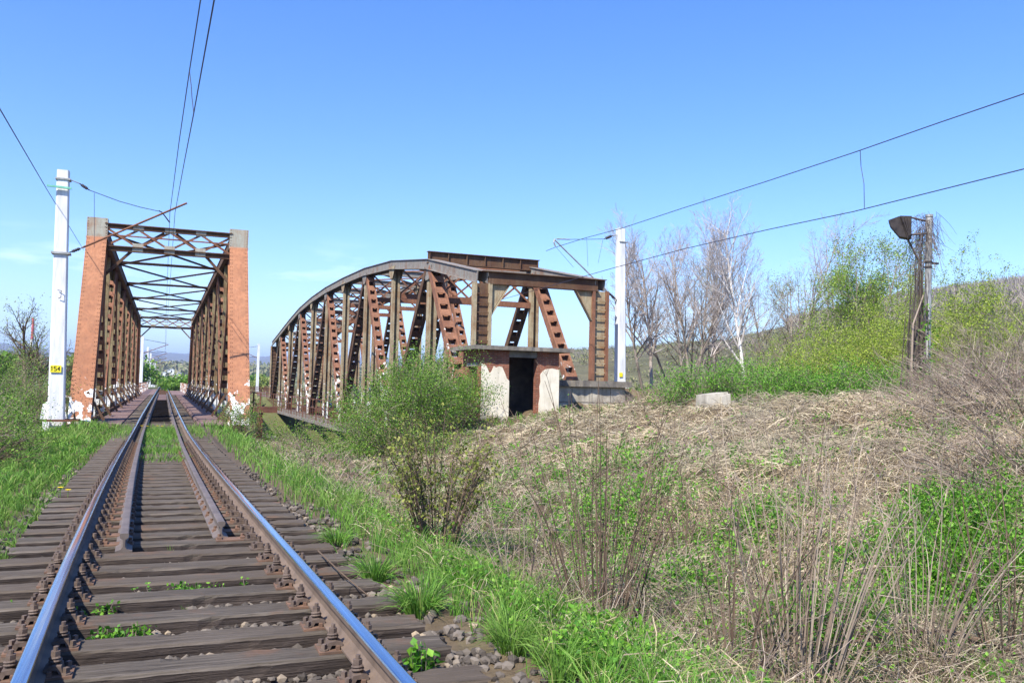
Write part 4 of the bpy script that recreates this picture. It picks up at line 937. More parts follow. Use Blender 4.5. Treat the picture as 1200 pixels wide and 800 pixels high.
# ------------------------------------------------------------------ lamp post on the bank
LY = 16.6
lp0 = at_y(1085, 474, LY); lp1 = at_y(1089, 253, LY); lg = float(gh(lp0[0], LY))
lamp = thing('lamp_post', 'grey pole with a blackened box floodlight, wrapped in dead creeper', 'lamp post', (lp0[0], LY, lg))
b_ = MB(); b_.tube([(lp0[0], LY, lg-.4), lp0*.3+lp1*.7, lp1], [.088, .086, .082], 14); b_.tube([lp1-[0, 0, .03], lp1+[0, 0, .03]], [.10, .10], 12); b_.build('pole', m_galv, lamp, smooth=False)
b_ = MB()
for py in (307, 313): q = at_y(1087.7, py, LY); b_.tube([q-[0, 0, .02], q+[0, 0, .02]], .105, 12)
q = at_y(1090, 309, LY); b_.box(q[0], q[0]+.2, LY-.1, LY-.05, q[2]-.02, q[2]+.03); b_.build('clamp_band', m_lampbox, lamp)
for (xa, ya, xb, yb) in ((1066, 254.5, 1085, 259), (1066, 275, 1085, 274), (1063, 279, 1080, 311)):
    b_ = MB(); b_.tube([at_y(xa, ya, LY-.02), at_y(xb, yb, LY-.05)], .026, 6); b_.build('bracket', m_vine, lamp)
fl = MB(); o_ = [at_y(x, y, LY-.28) for x, y in ((1041, 258), (1053, 253.5), (1067, 254), (1066.5, 276), (1063, 278.5), (1054, 277), (1043, 264))]
fl.prism(o_, [0.27, .25, 0]); flo = fl.build('floodlight', m_lampbox, lamp)
b_ = MB(); c0_ = np.array(o_)
b_.prism([c0_[1]+[.02, -.02, .015], c0_[2]+[.02, -.02, .02], c0_[3]+[.03, -.02, -.02], c0_[4]+[-.01, -.02, -.02], c0_[4]+[-.05, -.02, .08], c0_[1]+[.06, -.02, -.06]], [.29, .27, 0]); b_.build('housing_cover', m_lampbox, flo)
b_ = MB()
for t in (.15, .4, .65, .9):
    x = c0_[1]*(1-t)+c0_[2]*t; y_ = c0_[4]*(1-t)+c0_[3]*t; b_.beam(x+[.0, -.035, -.02], y_+[0, -.035, .03], .02, .025)
b_.build('cooling_rib', m_lampbox, flo)

# ------------------------------------------------------------------ trees
def grow(base, height, seed, trunk_r, lean=(0, 0), nb=(9, 6, 5), ang=(42, 45, 50), ratio=(.5, .5, .5), up=.35, clear=.25, forks=1, wig=.06):
    rg = random.Random(seed); S = []; tips = []
    def perp(d):
        a_ = np.cross(d, [rg.gauss(0, 1), rg.gauss(0, 1), rg.gauss(0, 1)]); return a_/(np.linalg.norm(a_)+1e-9)
    def limb(p, d, ln, r, lvl):
        nseg = 4 if lvl == 0 else 2 if lvl < len(nb) else 1
        pts = [p]; rr = [r]; q = p
        for k_ in range(nseg):
            d2 = d+perp(d)*rg.gauss(0, 1)*(.10 if lvl == 0 else .2); d2[2] += up*(.12 if lvl == 0 else .35); d2 /= np.linalg.norm(d2)
            mid = q+d*ln/nseg*.5; q2 = mid+d2*ln/nseg*.5; r2 = r*(1-.82*(k_+1)/nseg) if lvl else r*(1-.75*(k_+1)/nseg)
            S.append((q, mid, q2, rr[-1], max(r2, .003), lvl)); q = q2; d = d2; pts.append(q); rr.append(max(r2, .003))
        if lvl >= len(nb): tips.append(q); tips.append((pts[0]+q)/2); return
        n_ = nb[lvl]
        for k_ in range(n_):
            t = (clear if lvl == 0 else .12)+(1-(clear if lvl == 0 else .12))*((k_+rg.random())/n_)
            f = t*nseg; i_ = min(int(f), nseg-1); pt = pts[i_]*(1-(f-i_))+pts[i_+1]*(f-i_); rt = rr[i_]*(1-(f-i_))+rr[i_+1]*(f-i_)
            dd = pts[i_+1]-pts[i_]; dd /= np.linalg.norm(dd); a_ = math.radians(ang[lvl]+rg.gauss(0, 9))
            nd = dd*math.cos(a_)+perp(dd)*math.sin(a_); nd[2] += up*.35; nd /= np.linalg.norm(nd)
            l2 = ln*ratio[lvl]*(1.15-.65*t)*rg.uniform(.7, 1.2)
            limb(pt, nd, l2, min(rt*.7, r*.55), lvl+1)
        tips.append(q)
    for k_ in range(forks):
        d = np.array([lean[0]+(rg.gauss(0, .22) if forks > 1 else 0), lean[1]+(rg.gauss(0, .22) if forks > 1 else 0), 1.0]); d /= np.linalg.norm(d)
        limb(np.asarray(base, float)+([rg.gauss(0, .2), rg.gauss(0, .2), 0] if forks > 1 else [0, 0, 0]), d, height*(.92 if k_ == 0 else rg.uniform(.6, .95)), trunk_r*(1 if k_ == 0 else .75), 0)
    return S, np.array(tips)
def tree(name, label, cat, base, height, seed, trunk_r, bark, twig, leafmat=None, nleaf=0, leafsize=.09, spread=.25, group=None, bottom=0.0, twr=.009, **kw):
    th_ = thing(name, label, cat, base, group)
    S, tips = grow(np.asarray(base)-[0, 0, .2], height, seed, trunk_r, **kw); lv = np.array([s[5] for s in S])
    A = [np.array([s[i_] for s in S]) for i_ in range(5)]
    q_ = height/max(1e-6, max(a_[:, 2].max() for a_ in A[:3])-base[2]); b3 = np.asarray(base, float)
    for i_ in range(3): A[i_] = b3+(A[i_]-b3)*q_
    tips = b3+(tips-b3)*q_
    b_ = MB(); k_ = lv <= 1; curves(b_, A[0][k_], A[1][k_], A[2][k_], A[3][k_], A[4][k_], 3, 6); b_.build('trunk', bark, th_)
    b_ = MB(); k_ = lv > 1; curves(b_, A[0][k_], A[1][k_], A[2][k_], np.maximum(A[3][k_], twr), np.maximum(A[4][k_], twr*.6), 2, 3)
    if leafmat is None: b_.build('crown', twig, th_)
    else:
        rg = np.random.default_rng(seed); T = tips[tips[:, 2] > base[2]+bottom*height] if bottom else tips
        c_ = T[rg.integers(0, len(T), nleaf)]+rg.normal(0, spread, (nleaf, 3)); c_[:, 2] = np.maximum(c_[:, 2], gh(c_[:, 0], c_[:, 1])+.05)
        leaves(b_, c_, leafsize, rg, 1); b_.build('crown', [twig, leafmat], th_)
    return th_
def spot(px, Y, dz=0):
    X = at_y(px, 440, Y)[0]; return (X, Y, float(gh(X, Y))+dz)
BG = 'bare trees behind the bank'
def hgt(px, pytop, Y): q = at_y(px, pytop, Y); return q[2]-float(gh(q[0], Y))
for (px, pt, Y, sd, tr, lb, bk, kw) in (
    (762, 265, 40, 1, .15, 'bare dark tree leaning left, closest to the white mast on the right', m_bark, dict(lean=(-.12, 0), forks=2)),
    (795, 236, 44, 2, .15, 'dark bare tree with many upright limbs, second from the white mast', m_bark, dict(forks=3, up=.6)),
    (818, 250, 40, 3, .12, 'bare greyish tree with crossing low limbs in front of the dark tree', m_bark, dict(lean=(-.05, 0), forks=2)),
    (838, 232, 50, 4, .13, 'tall slender bare tree in the middle of the group behind the bank', m_bark, dict(up=.6)),
    (872, 218, 38, 5, .15, 'pale barked bare tree, the tallest and whitest of the group behind the bank', m_birch, dict(lean=(.06, 0), up=.5, clear=.2)),
    (905, 250, 44, 6, .12, 'grey bare tree forking low to the right of the whitest tree', m_bark, dict(lean=(.12, 0), forks=2)),
    (985, 285, 46, 8, .10, 'thin bare tree behind the sprouting saplings', m_bark, dict(up=.5)),
    (1040, 272, 42, 9, .10, 'thin bare tree left of the lamp post', m_bark, dict(up=.5))):
    tree('bare_tree', lb, 'tree', spot(px, Y), hgt(px, pt, Y), sd, tr*.72, bk, m_twigp, twr=.0065, group=BG, nb=(18, 9, 7), ang=(38, 42, 45), ratio=(.44, .5, .5), **kw)
for (px, pt, Y, sd, lb, lm, nl, ls, kw) in (
    (925, 300, 42, 21, 'bare tree with a faint veil of pale young leaves, right of the pale barked trees', m_sprout, 6000, .07, dict(forks=2)),
    (815, 300, 47, 22, 'tree veiled in pale buds among the bare trees', m_sprout, 3500, .07, dict(forks=2)),
    (962, 286, 34, 23, 'slim sapling with fresh green leaves, left of the taller leafy one', m_spring, 13000, .085, dict(up=.5, forks=2)),
    (1012, 278, 33, 24, 'taller slim tree with fresh green leaves behind the bank', m_spring, 24000, .085, dict(up=.5, forks=3))):
    tree('young_tree', lb, 'tree', spot(px, Y), hgt(px, pt, Y), sd, .09, m_bark, m_twig, lm, nl, ls, .24, group='trees coming into leaf', nb=(15, 7, 5), ang=(44, 44, 45), ratio=(.44, .5, .5), clear=.12, bottom=.05, **kw)
for (px, pt, Y, sd, tr, lb) in ((33, 345, 62, 31, .24, 'bare branching tree above the shrubs at the far left'), (52, 375, 70, 32, .2, 'second bare tree, half hidden by the left mast')):
    q = at_y(px, 440, Y); b0 = (q[0], Y, -3.5)
    tree('bare_tree', lb, 'tree', b0, at_y(px, pt, Y)[2]+3.5, sd, tr, m_twigd, m_twigd, m_sprout, 700, .12, .3, group='bare trees left of the bridge', nb=(12, 7, 6), ang=(48, 45, 48), ratio=(.5, .5, .5), clear=.35, forks=1)

# ------------------------------------------------------------------ shrubs
def shrub(name, label, cat, base, height, radius, seed, nst, twig, leafmat=None, nleaf=0, leafsize=.06, r=.010, up=1.0, ntw=6, group=None, spreadleaf=.12, tilt=(0, 0), core=.25, curl=.12, twl=.28, lowleaf=0.0):
    rg = np.random.default_rng(seed); th_ = thing(name, label, cat, base, group)
    base = np.asarray(base, float); an = rg.uniform(0, 6.283, nst); q = np.sqrt(rg.random(nst))
    p0 = base+np.stack([np.cos(an)*q*core*radius, np.sin(an)*q*core*radius, np.full(nst, -.08)], -1)
    p0[:, 2] = gh(p0[:, 0], p0[:, 1])-.05
    hh = height*rg.uniform(.55, 1.0, nst)*(1-(.55 if core > .55 else .25)*q**2)
    p1 = p0+np.stack([np.cos(an)*q*radius*up+tilt[0]*hh+rg.normal(0, curl*radius, nst), np.sin(an)*q*radius*up+tilt[1]*hh+rg.normal(0, curl*radius, nst), hh], -1)
    pc = (p0+p1)/2+np.stack([rg.normal(0, curl*radius, nst)-np.cos(an)*q*radius*.12, rg.normal(0, curl*radius, nst)-np.sin(an)*q*radius*.12, hh*.10], -1)
    b_ = MB(); curves(b_, p0, pc, p1, r*rg.uniform(.7, 1.3, nst), r*.3, 6, 4)
    b_.build('stems', twig, th_) if False else None
    stem_mb = b_
    pts = [p1]; 
    if ntw:
        i_ = np.repeat(np.arange(nst), ntw); t = rg.uniform(.25, 1.0, len(i_))[:, None]
        o = (1-t)**2*p0[i_]+2*t*(1-t)*pc[i_]+t**2*p1[i_]
        d = unit(unit(p1-p0)[i_]*.8+rg.normal(0, .6, (len(i_), 3))); l_ = (height*twl*rg.uniform(.4, 1.1, len(i_)))[:, None]
        e_ = o+d*l_; m_ = (o+e_)/2+rg.normal(0, .04, o.shape)*l_; m_[:, 2] -= .0
        curves(stem_mb, o, m_, e_, r*.42, r*.2, 3, 3)
        i2 = rg.integers(0, len(o), len(o)*2); t = rg.uniform(.3, 1, (len(i2), 1)); o2 = o[i2]*(1-t)+e_[i2]*t
        d2 = unit(unit(e_-o)[i2]+rg.normal(0, .6, (len(i2), 3))); e2 = o2+d2*l_[i2]*.5; curves(stem_mb, o2, (o2+e2)/2, e2, r*.26, r*.15, 2, 3)
        pts += [e_, e2, (o+e_)/2]
    stem_mb.build('branch', twig, th_)
    if leafmat is not None and nleaf:
        T = np.vstack(pts); c_ = T[rg.integers(0, len(T), nleaf)]+rg.normal(0, spreadleaf, (nleaf, 3))
        if lowleaf: k_ = rg.random(nleaf) < lowleaf; c_[k_, 2] = gh(c_[k_, 0], c_[k_, 1])+np.abs(rg.normal(0, .25*height, k_.sum()))
        c_[:, 2] = np.maximum(c_[:, 2], gh(c_[:, 0], c_[:, 1])+.02)
        b_ = MB(); leaves(b_, c_, leafsize, rg); b_.build('foliage', leafmat, th_)
    return th_
def g3(X, Y): return (X, Y, float(gh(X, Y)))
# the big bush beside the hut
shrub('shrub', 'large rounded bush of fresh green leaves between the arched bridge and the hut', 'shrub', g3(8.5, 30.6), 3.6, 1.75, 41, 150, m_twig, m_bushleaf, 52000, .062, .012, ntw=8, spreadleaf=.17, core=.85, twl=.2)
shrub('shrub', 'greyish twiggy bush against the left wall of the hut', 'shrub', g3(10.5, 31.2), 1.9, .75, 42, 50, m_twig, m_bushleaf, 500, .06, .010, ntw=9, core=.6)
# the multi-stemmed budding bush beside the track
bD = at_ground(512, 642)
shrub('shrub', 'upright bush of many thin budding stems standing alone on the slope right of the track', 'shrub', tuple(bD), 1.5, .46, 43, 54, m_twigd, m_bud, 2400, .042, .008, ntw=7, spreadleaf=.025, core=.42, curl=.05, twl=.15)
# bare suckers in the foreground
for (px, py, hh, rad, n_, sd, lb, tl) in (
    (705, 748, 2.35, .66, 46, 44, 'fan of tall bare suckers rising from the slope in the middle foreground', (0, 0)),
    (935, 800, 2.2, .60, 50, 45, 'thicket of bare grey stems in the right foreground, tallest of the thickets', (.0, 0)),
    (860, 806, 1.7, .45, 20, 46, 'sparser leaning bare stems between the two foreground thickets', (-.25, .0)),
    (1075, 768, 1.7, .55, 34, 47, 'thin bare stems beside the fallen branch in the lower right corner', (.05, 0)),
    (1180, 775, 1.9, .5, 20, 48, 'bare stems at the lower right edge of the picture', (-.05, 0)),
    (612, 705, 1.0, .40, 12, 49, 'low bare stems to the left of the fan of suckers', (-.1, 0)),
    (800, 655, 1.3, .5, 18, 50, 'bare stems halfway up the bank behind the foreground thickets', (0, 0))):
    b0 = at_ground(px, py)
    shrub('bare_thicket', lb, 'thicket', tuple(b0), hh, rad, sd, n_, m_twig if sd % 2 else m_twigd, m_bushleaf, 60, .03, .0072, ntw=2, group='bare thickets on the slope', core=.40, curl=.13, twl=.15, spreadleaf=.03)
# left of the track
lsh = [(-3.15, 16.2, 1.25, .85, 51, 'dark twiggy bush with sparse green leaves at the left edge, nearest the track sleepers'),
       (-4.3, 20.5, 2.0, 1.25, 52, 'tall green bush at the left edge behind the dark twiggy one'),
       (-5.1, 26, 2.3, 1.2, 53, 'green bush left of the tall white mast'),
       (-6.0, 31.5, 2.7, 1.4, 54, 'broad bush behind the white mast on the left'),
       (-5.6, 37.5, 4.2, 1.3, 55, 'high bush at the far left behind the others'),
       (-4.6, 40, 4.8, 1.2, 56, 'narrow bush between the white mast and the left end post')]
for X, Y, hh, rad, sd, lb in lsh:
    shrub('shrub', lb, 'shrub', g3(X, Y), hh, rad, sd, 80, m_twig if sd != 51 else m_twigd, m_bushleaf, 20000 if sd != 51 else 2200, .05, .010, ntw=9, group='bushes left of the track', spreadleaf=.18, core=.6)
# behind the crest of the bank
def px_spot(px, Y): return at_y(px, 455, Y)[0]
for px, Y, hh, rad, sd, lm, nl, lb in (
    (1122, 22, 4.9, 1.8, 61, m_willow, 60000, 'large yellow green willow bush right of the lamp post'),
    (1005, 27, 4.2, 2.1, 62, m_willow, 48000, 'yellow green willow bush left of the lamp post'),
    (1056, 29, 5.2, 1.8, 63, m_willow, 44000, 'yellow green willow bush directly behind the lamp post'),
    (948, 31, 3.9, 2.2, 64, m_spring, 20000, 'olive green bush under the slim sapling'),
    (818, 22.5, 1.25, .9, 65, m_weed, 9000, 'bright green bush at the crest just above the pale concrete block'),
    (905, 23, 1.4, 1.5, 66, m_weed, 17000, 'bright green bush on the crest below the pale barked trees'),
    (975, 22, 1.5, 1.5, 67, m_weed, 17000, 'bright green bush on the crest below the leafy saplings'),
    (862, 26, 1.7, 1.4, 68, m_bushleaf, 3000, 'green bush at the foot of the whitest tree'),
    (1040, 20.5, 1.5, 1.3, 69, m_weed, 12000, 'bright green bush on the crest just left of the lamp post'),
    (752, 31, 1.1, 1.3, 70, m_twig, 0, 'heap of grey leafless creeper over the end of the concrete wall'),
    (785, 27, 1.0, 1.2, 71, m_bushleaf, 500, 'low grey bush between the concrete wall and the concrete block')):
    X = px_spot(px, Y)
    shrub('shrub', lb, 'shrub', g3(X, Y), hh, rad, sd, 75, m_twig, lm if nl else None, nl, (.060 if lm is m_willow else .058), .011, ntw=8, group='bushes on and behind the bank', spreadleaf=.085 if lm is m_willow else .14, core=.65, lowleaf=.15 if lm is m_weed else 0)
# grey leafless brush at the right edge
for px, Y, hh, rad, sd, tl, lb in (
    (1195, 13.5, 1.7, 1.4, 81, (-.1, 0), 'grey leafless brush at the right edge, below the wooded hill'),
    (1215, 18, 3.4, 2.2, 82, (0, 0), 'tall grey leafless brush at the right edge in front of the hill'),
    (1195, 24, 4.6, 2.4, 83, (0, 0), 'highest grey leafless brush right of the willow'),
    (1225, 9.0, 1.5, 1.3, 84, (-.8, 0), 'arching pale bare branches leaning left over the bank at the right edge'),
    (1235, 7.0, .95, 1.1, 85, (-1.0, .1), 'low arching bare branches hanging over the hollow at the right edge'),
    (1160, 33, 5.5, 3.0, 86, (0, 0), 'distant grey brush on the right below the hill'),
    (1140, 14.5, 1.1, 1.2, 87, (-.2, 0), 'low grey brush just right of the foot of the lamp post')):
    X = px_spot(px, Y)
    shrub('bare_brush', lb, 'brush', g3(X, Y), hh, rad, sd, 90, m_twig, m_bushleaf if sd in (81, 84, 87) else None, 350, .05, .010, ntw=10, group='grey brush at the right', core=.7, curl=.2, tilt=tl, twl=.35)
# low bushes at the foot of the arched bridge
for X, Y, hh, rad, sd, lb in ((6.9, 33.5, .75, 1.1, 91, 'low green bush below the grey girder of the arched bridge'), (4.9, 34.4, 1.3, 1.0, 92, 'small green bush between the two bridges'),
                              (8.4, 27.0, .8, 1.1, 93, 'low bush in front of the large rounded bush'), (2.9, 35.0, 1.7, .5, 94, 'small leafy sapling at the foot of the right end post'), (4.6, 30, .9, .8, 95, 'low twiggy bush right of the grass strip'), (3.9, 24, .6, .7, 96, 'low grey twigs beside the grass strip'), (6.3, 29.5, .6, 1.0, 97, 'low green bush left of the large rounded bush')):
    shrub('shrub', lb, 'shrub', g3(X, Y), hh, rad, sd, 40, m_twig, m_bushleaf, 2600 if sd not in (95, 96) else 300, .06, .007, ntw=7, group='low bushes near the abutments', spreadleaf=.1, core=.6)
# the creeper on the lamp post
rg = np.random.default_rng(12); vn = thing('dead_creeper', 'dead brown creeper hanging from the lamp post like a curtain', 'creeper', (lp0[0], LY-.12, lg))
b_ = MB(); n_ = 75; tt = rg.random(n_); z0 = lg+rg.uniform(0, .3, n_); top_z = lg+(lp1[2]-lg)*(.45+.52*tt)
xo_ = -.13-np.abs(rg.normal(0, .23, n_)); y_ = LY+rg.normal(0, .12, n_)
curves(b_, np.stack([lp0[0]+xo_*1.15, y_, z0], -1), np.stack([lp0[0]+xo_+rg.normal(0, .07, n_), y_+rg.normal(0, .1, n_), (z0+top_z)/2], -1), np.stack([lp0[0]+xo_*.7+.05, LY+rg.normal(0, .1, n_), top_z], -1), .010, .005, 6, 3)
n_ = 230; o = np.stack([lp0[0]+rg.normal(-.02, .14, n_), LY+rg.normal(0, .16, n_), lp1[2]-np.abs(rg.normal(0, .5, n_))+.05], -1); e_ = o+np.stack([rg.normal(.02, .26, n_), rg.normal(0, .2, n_), -rg.uniform(.1, 1.0, n_)], -1)
k_ = np.abs(e_[:, 0]-lp0[0]+.0) > .07
curves(b_, o[k_], ((o+e_)/2+np.stack([rg.normal(0, .14, n_), rg.normal(0, .1, n_), rg.uniform(0, .3, n_)], -1))[k_], e_[k_], .0055, .003, 4, 3)
b_.build('stems', m_vine, vn)
b_ = MB(); n_ = 70; c_ = np.stack([lp0[0]+rg.normal(-.15, .15, n_), LY-.2+rg.normal(0, .08, n_), lg+rg.uniform(.1, 2.7, n_)], -1); leaves(b_, np.repeat(c_, 3, 0)+rg.normal(0, .05, (n_*3, 3)), .10, rg); b_.build('foliage', m_weed, vn)
b_ = MB(); e0 = at_y(1072, 470, LY-.35); b_.tube([e0, at_y(1068, 430, LY-.4), at_y(1070, 380, LY-.35), at_y(1082, 346, LY-.15)], [.03, .028, .022, .015], 6); b_.build('main_stem', m_twig, vn)

# ------------------------------------------------------------------ grass, straw, weeds
def wedge(n_, seed, r0=2.6, r1=46, a0=-21, a1=66, pw=0.0):
    """points spread over the visible sector, about equally dense in the picture"""
    rg = np.random.default_rng(seed); u = rg.random(n_); R_ = r0*(r1/r0)**(u**(1-pw)); A = np.radians(rg.uniform(a0, a1, n_))
    return R_*np.sin(A), R_*np.cos(A), R_, rg
def land_ok(X, Y):
    dx = X-xc(Y); ok = (np.abs(dx) > 1.33)|((Y > 1e9)); ok &= ~((Y > 34.4) & (Y < 110) & (np.abs(dx) < 4))
    ok &= ~((X > HX0) & (X < HX1) & (Y > HY0) & (Y < HY1)); ok &= ~((X > 15.9) & (X < 19.7) & (Y > 34.1) & (Y < 35)); ok &= Y < 44
    return ok
def greenness(X, Y):
    dx = X-xc(Y); n1 = vnoise(X, Y, 1.5, 1); n2 = vnoise(X, Y, 3.7, 2)
    g = np.where(dx < -1.3, .95, 0.0)
    strip = np.clip(1-np.abs(dx-np.interp(Y, [3, 6, 10, 20, 34], [2.2, 2.15, 2.1, 2.2, 2.7]))/np.interp(Y, [3, 8, 20, 34], [.75, .62, .7, 1.4]), 0, 1)
    pt_ = vnoise(X, Y, 1.9, 41)+.5*vnoise(X, Y, 4.7, 42); g = np.where(dx > 0, np.clip(strip*1.7+n1*.25, 0, 1)*np.where(pt_ > np.interp(Y, [3, 7, 14], [.02, -.12, -.4]), 1, .22), g)
    slope = np.interp(dx, [2, 6, 8], [.34, .30, .18])+.6*np.clip(n1*1.3+n2*.6-.05, 0, 1)
    lowr = np.clip(1-(Y-2)/5.5, 0, 1)*np.clip((dx-1.5)/1, 0, 1)
    slope = slope+.16*np.clip((.62-X/np.maximum(Y, 1))/.3, 0, 1)*(Y > 9)
    g = np.where(dx > 1.5, np.maximum(g, slope+lowr*.5*(n2 > .02)), g)
    hutg = np.clip(1-np.hypot((X-13)/5, (Y-29.5)/3), 0, 1); g = np.maximum(g, hutg*1.2)
    bank = np.clip((dx-7)/2, 0, 1)*np.clip((27-Y)/4, 0, 1); g = g*(1-.80*bank)
    crest = np.clip((dx-13.2)/1.5, 0, 1)*np.clip((Y-13)/4, 0, 1); g = np.maximum(g, crest*.75)
    return np.clip(g, 0, 1)
# green grass
X, Y, R_, rg = wedge(325000, 71, r1=44)
Xl, Yl_, Rl, _r = wedge(60000, 171, r0=5, r1=40, a0=-14, a1=-1)
X, Y, R_ = np.concatenate([X, Xl]), np.concatenate([Y, Yl_]), np.concatenate([R_, Rl])
k_ = land_ok(X, Y) & (rg.random(len(X)) < greenness(X, Y)*.9) & (vnoise(X, Y, 6, 4)+rg.normal(0, .4, len(X)) > -.45)
X, Y, R_ = X[k_], Y[k_], R_[k_]; n_ = len(X); dx = X-xc(Y)
tall = np.clip(1.0-np.abs(dx-2.1)/1.2, .25, 1)*np.where(dx < 0, .7, 1)
hh = (.10+.22*rg.random(n_))*(.6+.7*tall)*np.where(dx < 0, np.interp(dx, [-4, -2.2, -1.4], [1.3, 1.1, .7]), 1)*np.interp(Y, [3, 10, 30], [1, 1, 1.25])
# tufts: pull part of the blades together
tf = rg.random(n_) < .6; cell = .34; tx = (np.floor(X/cell)+.5+.3*np.sin(np.floor(Y/cell)*9.1))*cell; ty = (np.floor(Y/cell)+.5+.3*np.sin(np.floor(X/cell)*7.3))*cell
X = np.where(tf, tx+(X-tx)*.33, X); Y = np.where(tf, ty+(Y-ty)*.33, Y)
k_ = np.abs(X-xc(Y)) > 1.27; X, Y, R_, hh, tx, ty, tf = X[k_], Y[k_], R_[k_], hh[k_], tx[k_], ty[k_], tf[k_]; n_ = len(X)
p0 = np.stack([X, Y, gh(X, Y)-.02], -1); out_ = np.stack([X-tx, Y-ty], -1)/.1*np.where(tf, 1, 0)[:, None]
ln_ = np.stack([rg.normal(0, .35, n_)+out_[:, 0]*.4, rg.normal(0, .35, n_)+out_[:, 1]*.4], -1)*hh[:, None]
p1 = p0+np.column_stack([ln_, hh*rg.uniform(.6, 1, n_)]); pc = p0+np.column_stack([ln_*.25, hh*.75])
b_ = MB(); ribbons(b_, p0, pc, p1, np.maximum(.0055, R_*.00085)*rg.uniform(.7, 1.3, n_), 3, 0, rg)
tag(b_.build('grass', m_grass), 'bright green spring grass along both sides of the track and in patches on the slope', 'grass', kind='stuff')
print('grass', n_)
# dead straw lying on the slope and the bank
X, Y, R_, rg = wedge(360000, 72, r0=2.8, r1=40, a0=5)
dx = X-xc(Y); g = greenness(X, Y)
k_ = land_ok(X, Y) & (dx > 1.7+.5*rg.random(len(X))) & (rg.random(len(X)) < (1.0-.72*g)*np.interp(dx, [2, 5.5, 8.5], [.5, .55, 1])*np.interp(X/Y, [.3, .62], [.55, 1])) & (X < 26) & (vnoise(X, Y, 3.3, 21)+.6*vnoise(X, Y, 8.1, 22)+rg.normal(0, .28, len(X)) > -.42)
X, Y, R_ = X[k_], Y[k_], R_[k_]; n_ = len(X); dx = X-xc(Y)
ang = -1.9+2.2*vnoise(X, Y, 1.7, 7)+rg.normal(0, 1.1, n_); ang = np.where(dx > 7, math.pi+1.5*vnoise(X, Y, 1.6, 8)+rg.normal(0, .85, n_), ang)
l_ = rg.uniform(.14, .52, n_)*np.interp(dx, [2, 6, 9], [.7, .85, 1.2]); rise = np.abs(rg.normal(0, .10, n_))*np.interp(dx, [2, 7, 9], [1, 1.1, .9])
ex, ey = X+np.cos(ang)*l_, Y+np.sin(ang)*l_
p0 = np.stack([X, Y, gh(X, Y)+rg.uniform(-.01, .07, n_)], -1); p1 = np.stack([ex, ey, gh(ex, ey)+rg.uniform(-.01, .10, n_)+rise*.5], -1)
pc = (p0+p1)/2; pc[:, 2] += rise*1.2+.03; pc[:, :2] += rg.normal(0, .06, (n_, 2))
k_ = (np.abs(p1[:, 0]-xc(p1[:, 1])) > 1.5)
b_ = MB(); ribbons(b_, p0[k_], pc[k_], p1[k_], (np.maximum(.006, R_*.0008)*rg.uniform(.6, 1.3, n_))[k_], 3, 0, rg)
tag(b_.build('dead_grass', m_dry), 'flattened dead straw covering the bank and the slope beside the track', 'dead grass', kind='stuff')
print('straw', int(k_.sum()))
# upright dead stalks and small twigs
X, Y, R_, rg = wedge(16000, 73, r0=3.2, r1=34, a0=8); dx = X-xc(Y); k_ = land_ok(X, Y) & (dx > 2.4) & (rg.random(len(X)) < .7*(1-np.clip((dx-9)/6, 0, .7))) & (X < 20)
X, Y, R_ = X[k_], Y[k_], R_[k_]; n_ = len(X); hh = rg.uniform(.15, .6, n_)
p0 = np.stack([X, Y, gh(X, Y)-.02], -1); p1 = p0+np.stack([rg.normal(0, .5, n_)*hh, rg.normal(0, .5, n_)*hh, hh*rg.uniform(.3, 1, n_)], -1)
b_ = MB(); curves(b_, p0, (p0+p1)/2+rg.normal(0, .05, (n_, 3)), p1, np.maximum(.0028, R_*.00032), np.maximum(.0018, R_*.0002), 3, 3)
tag(b_.build('dead_stalks', m_twig), 'thin dead stalks and twigs standing in the dry slope', 'dead stalks', kind='stuff')
# tangled arching bramble stems
X, Y, R_, rg = wedge(9000, 79, r0=3.6, r1=30, a0=9); dx = X-xc(Y); k_ = land_ok(X, Y) & (dx > 2.8) & (X < 22) & (vnoise(X, Y, 1.1, 31)+rg.normal(0, .2, len(X)) > -.1); X, Y, R_ = X[k_], Y[k_], R_[k_]; n_ = len(X)
an = rg.uniform(0, 6.28, n_); l_ = rg.uniform(.25, 1.1, n_); ex, ey = X+np.cos(an)*l_, Y+np.sin(an)*l_; k_ = (ex-xc(ey)) > 2.2
p0 = np.stack([X, Y, gh(X, Y)-.02], -1); p1 = np.stack([ex, ey, gh(ex, ey)+rg.uniform(-.02, .22, n_)], -1); pc = (p0+p1)/2; pc[:, 2] += rg.uniform(.05, .45, n_)*np.sqrt(l_); pc[:, :2] += rg.normal(0, .1, (n_, 2))
b_ = MB(); curves(b_, p0[k_], pc[k_], p1[k_], np.maximum(.0028, R_*.00033)[k_], np.maximum(.0018, R_*.0002)[k_], 5, 3)
tag(b_.build('brambles', m_bramble), 'tangle of thin arching bramble stems all over the slope and the bank', 'brambles', kind='stuff')
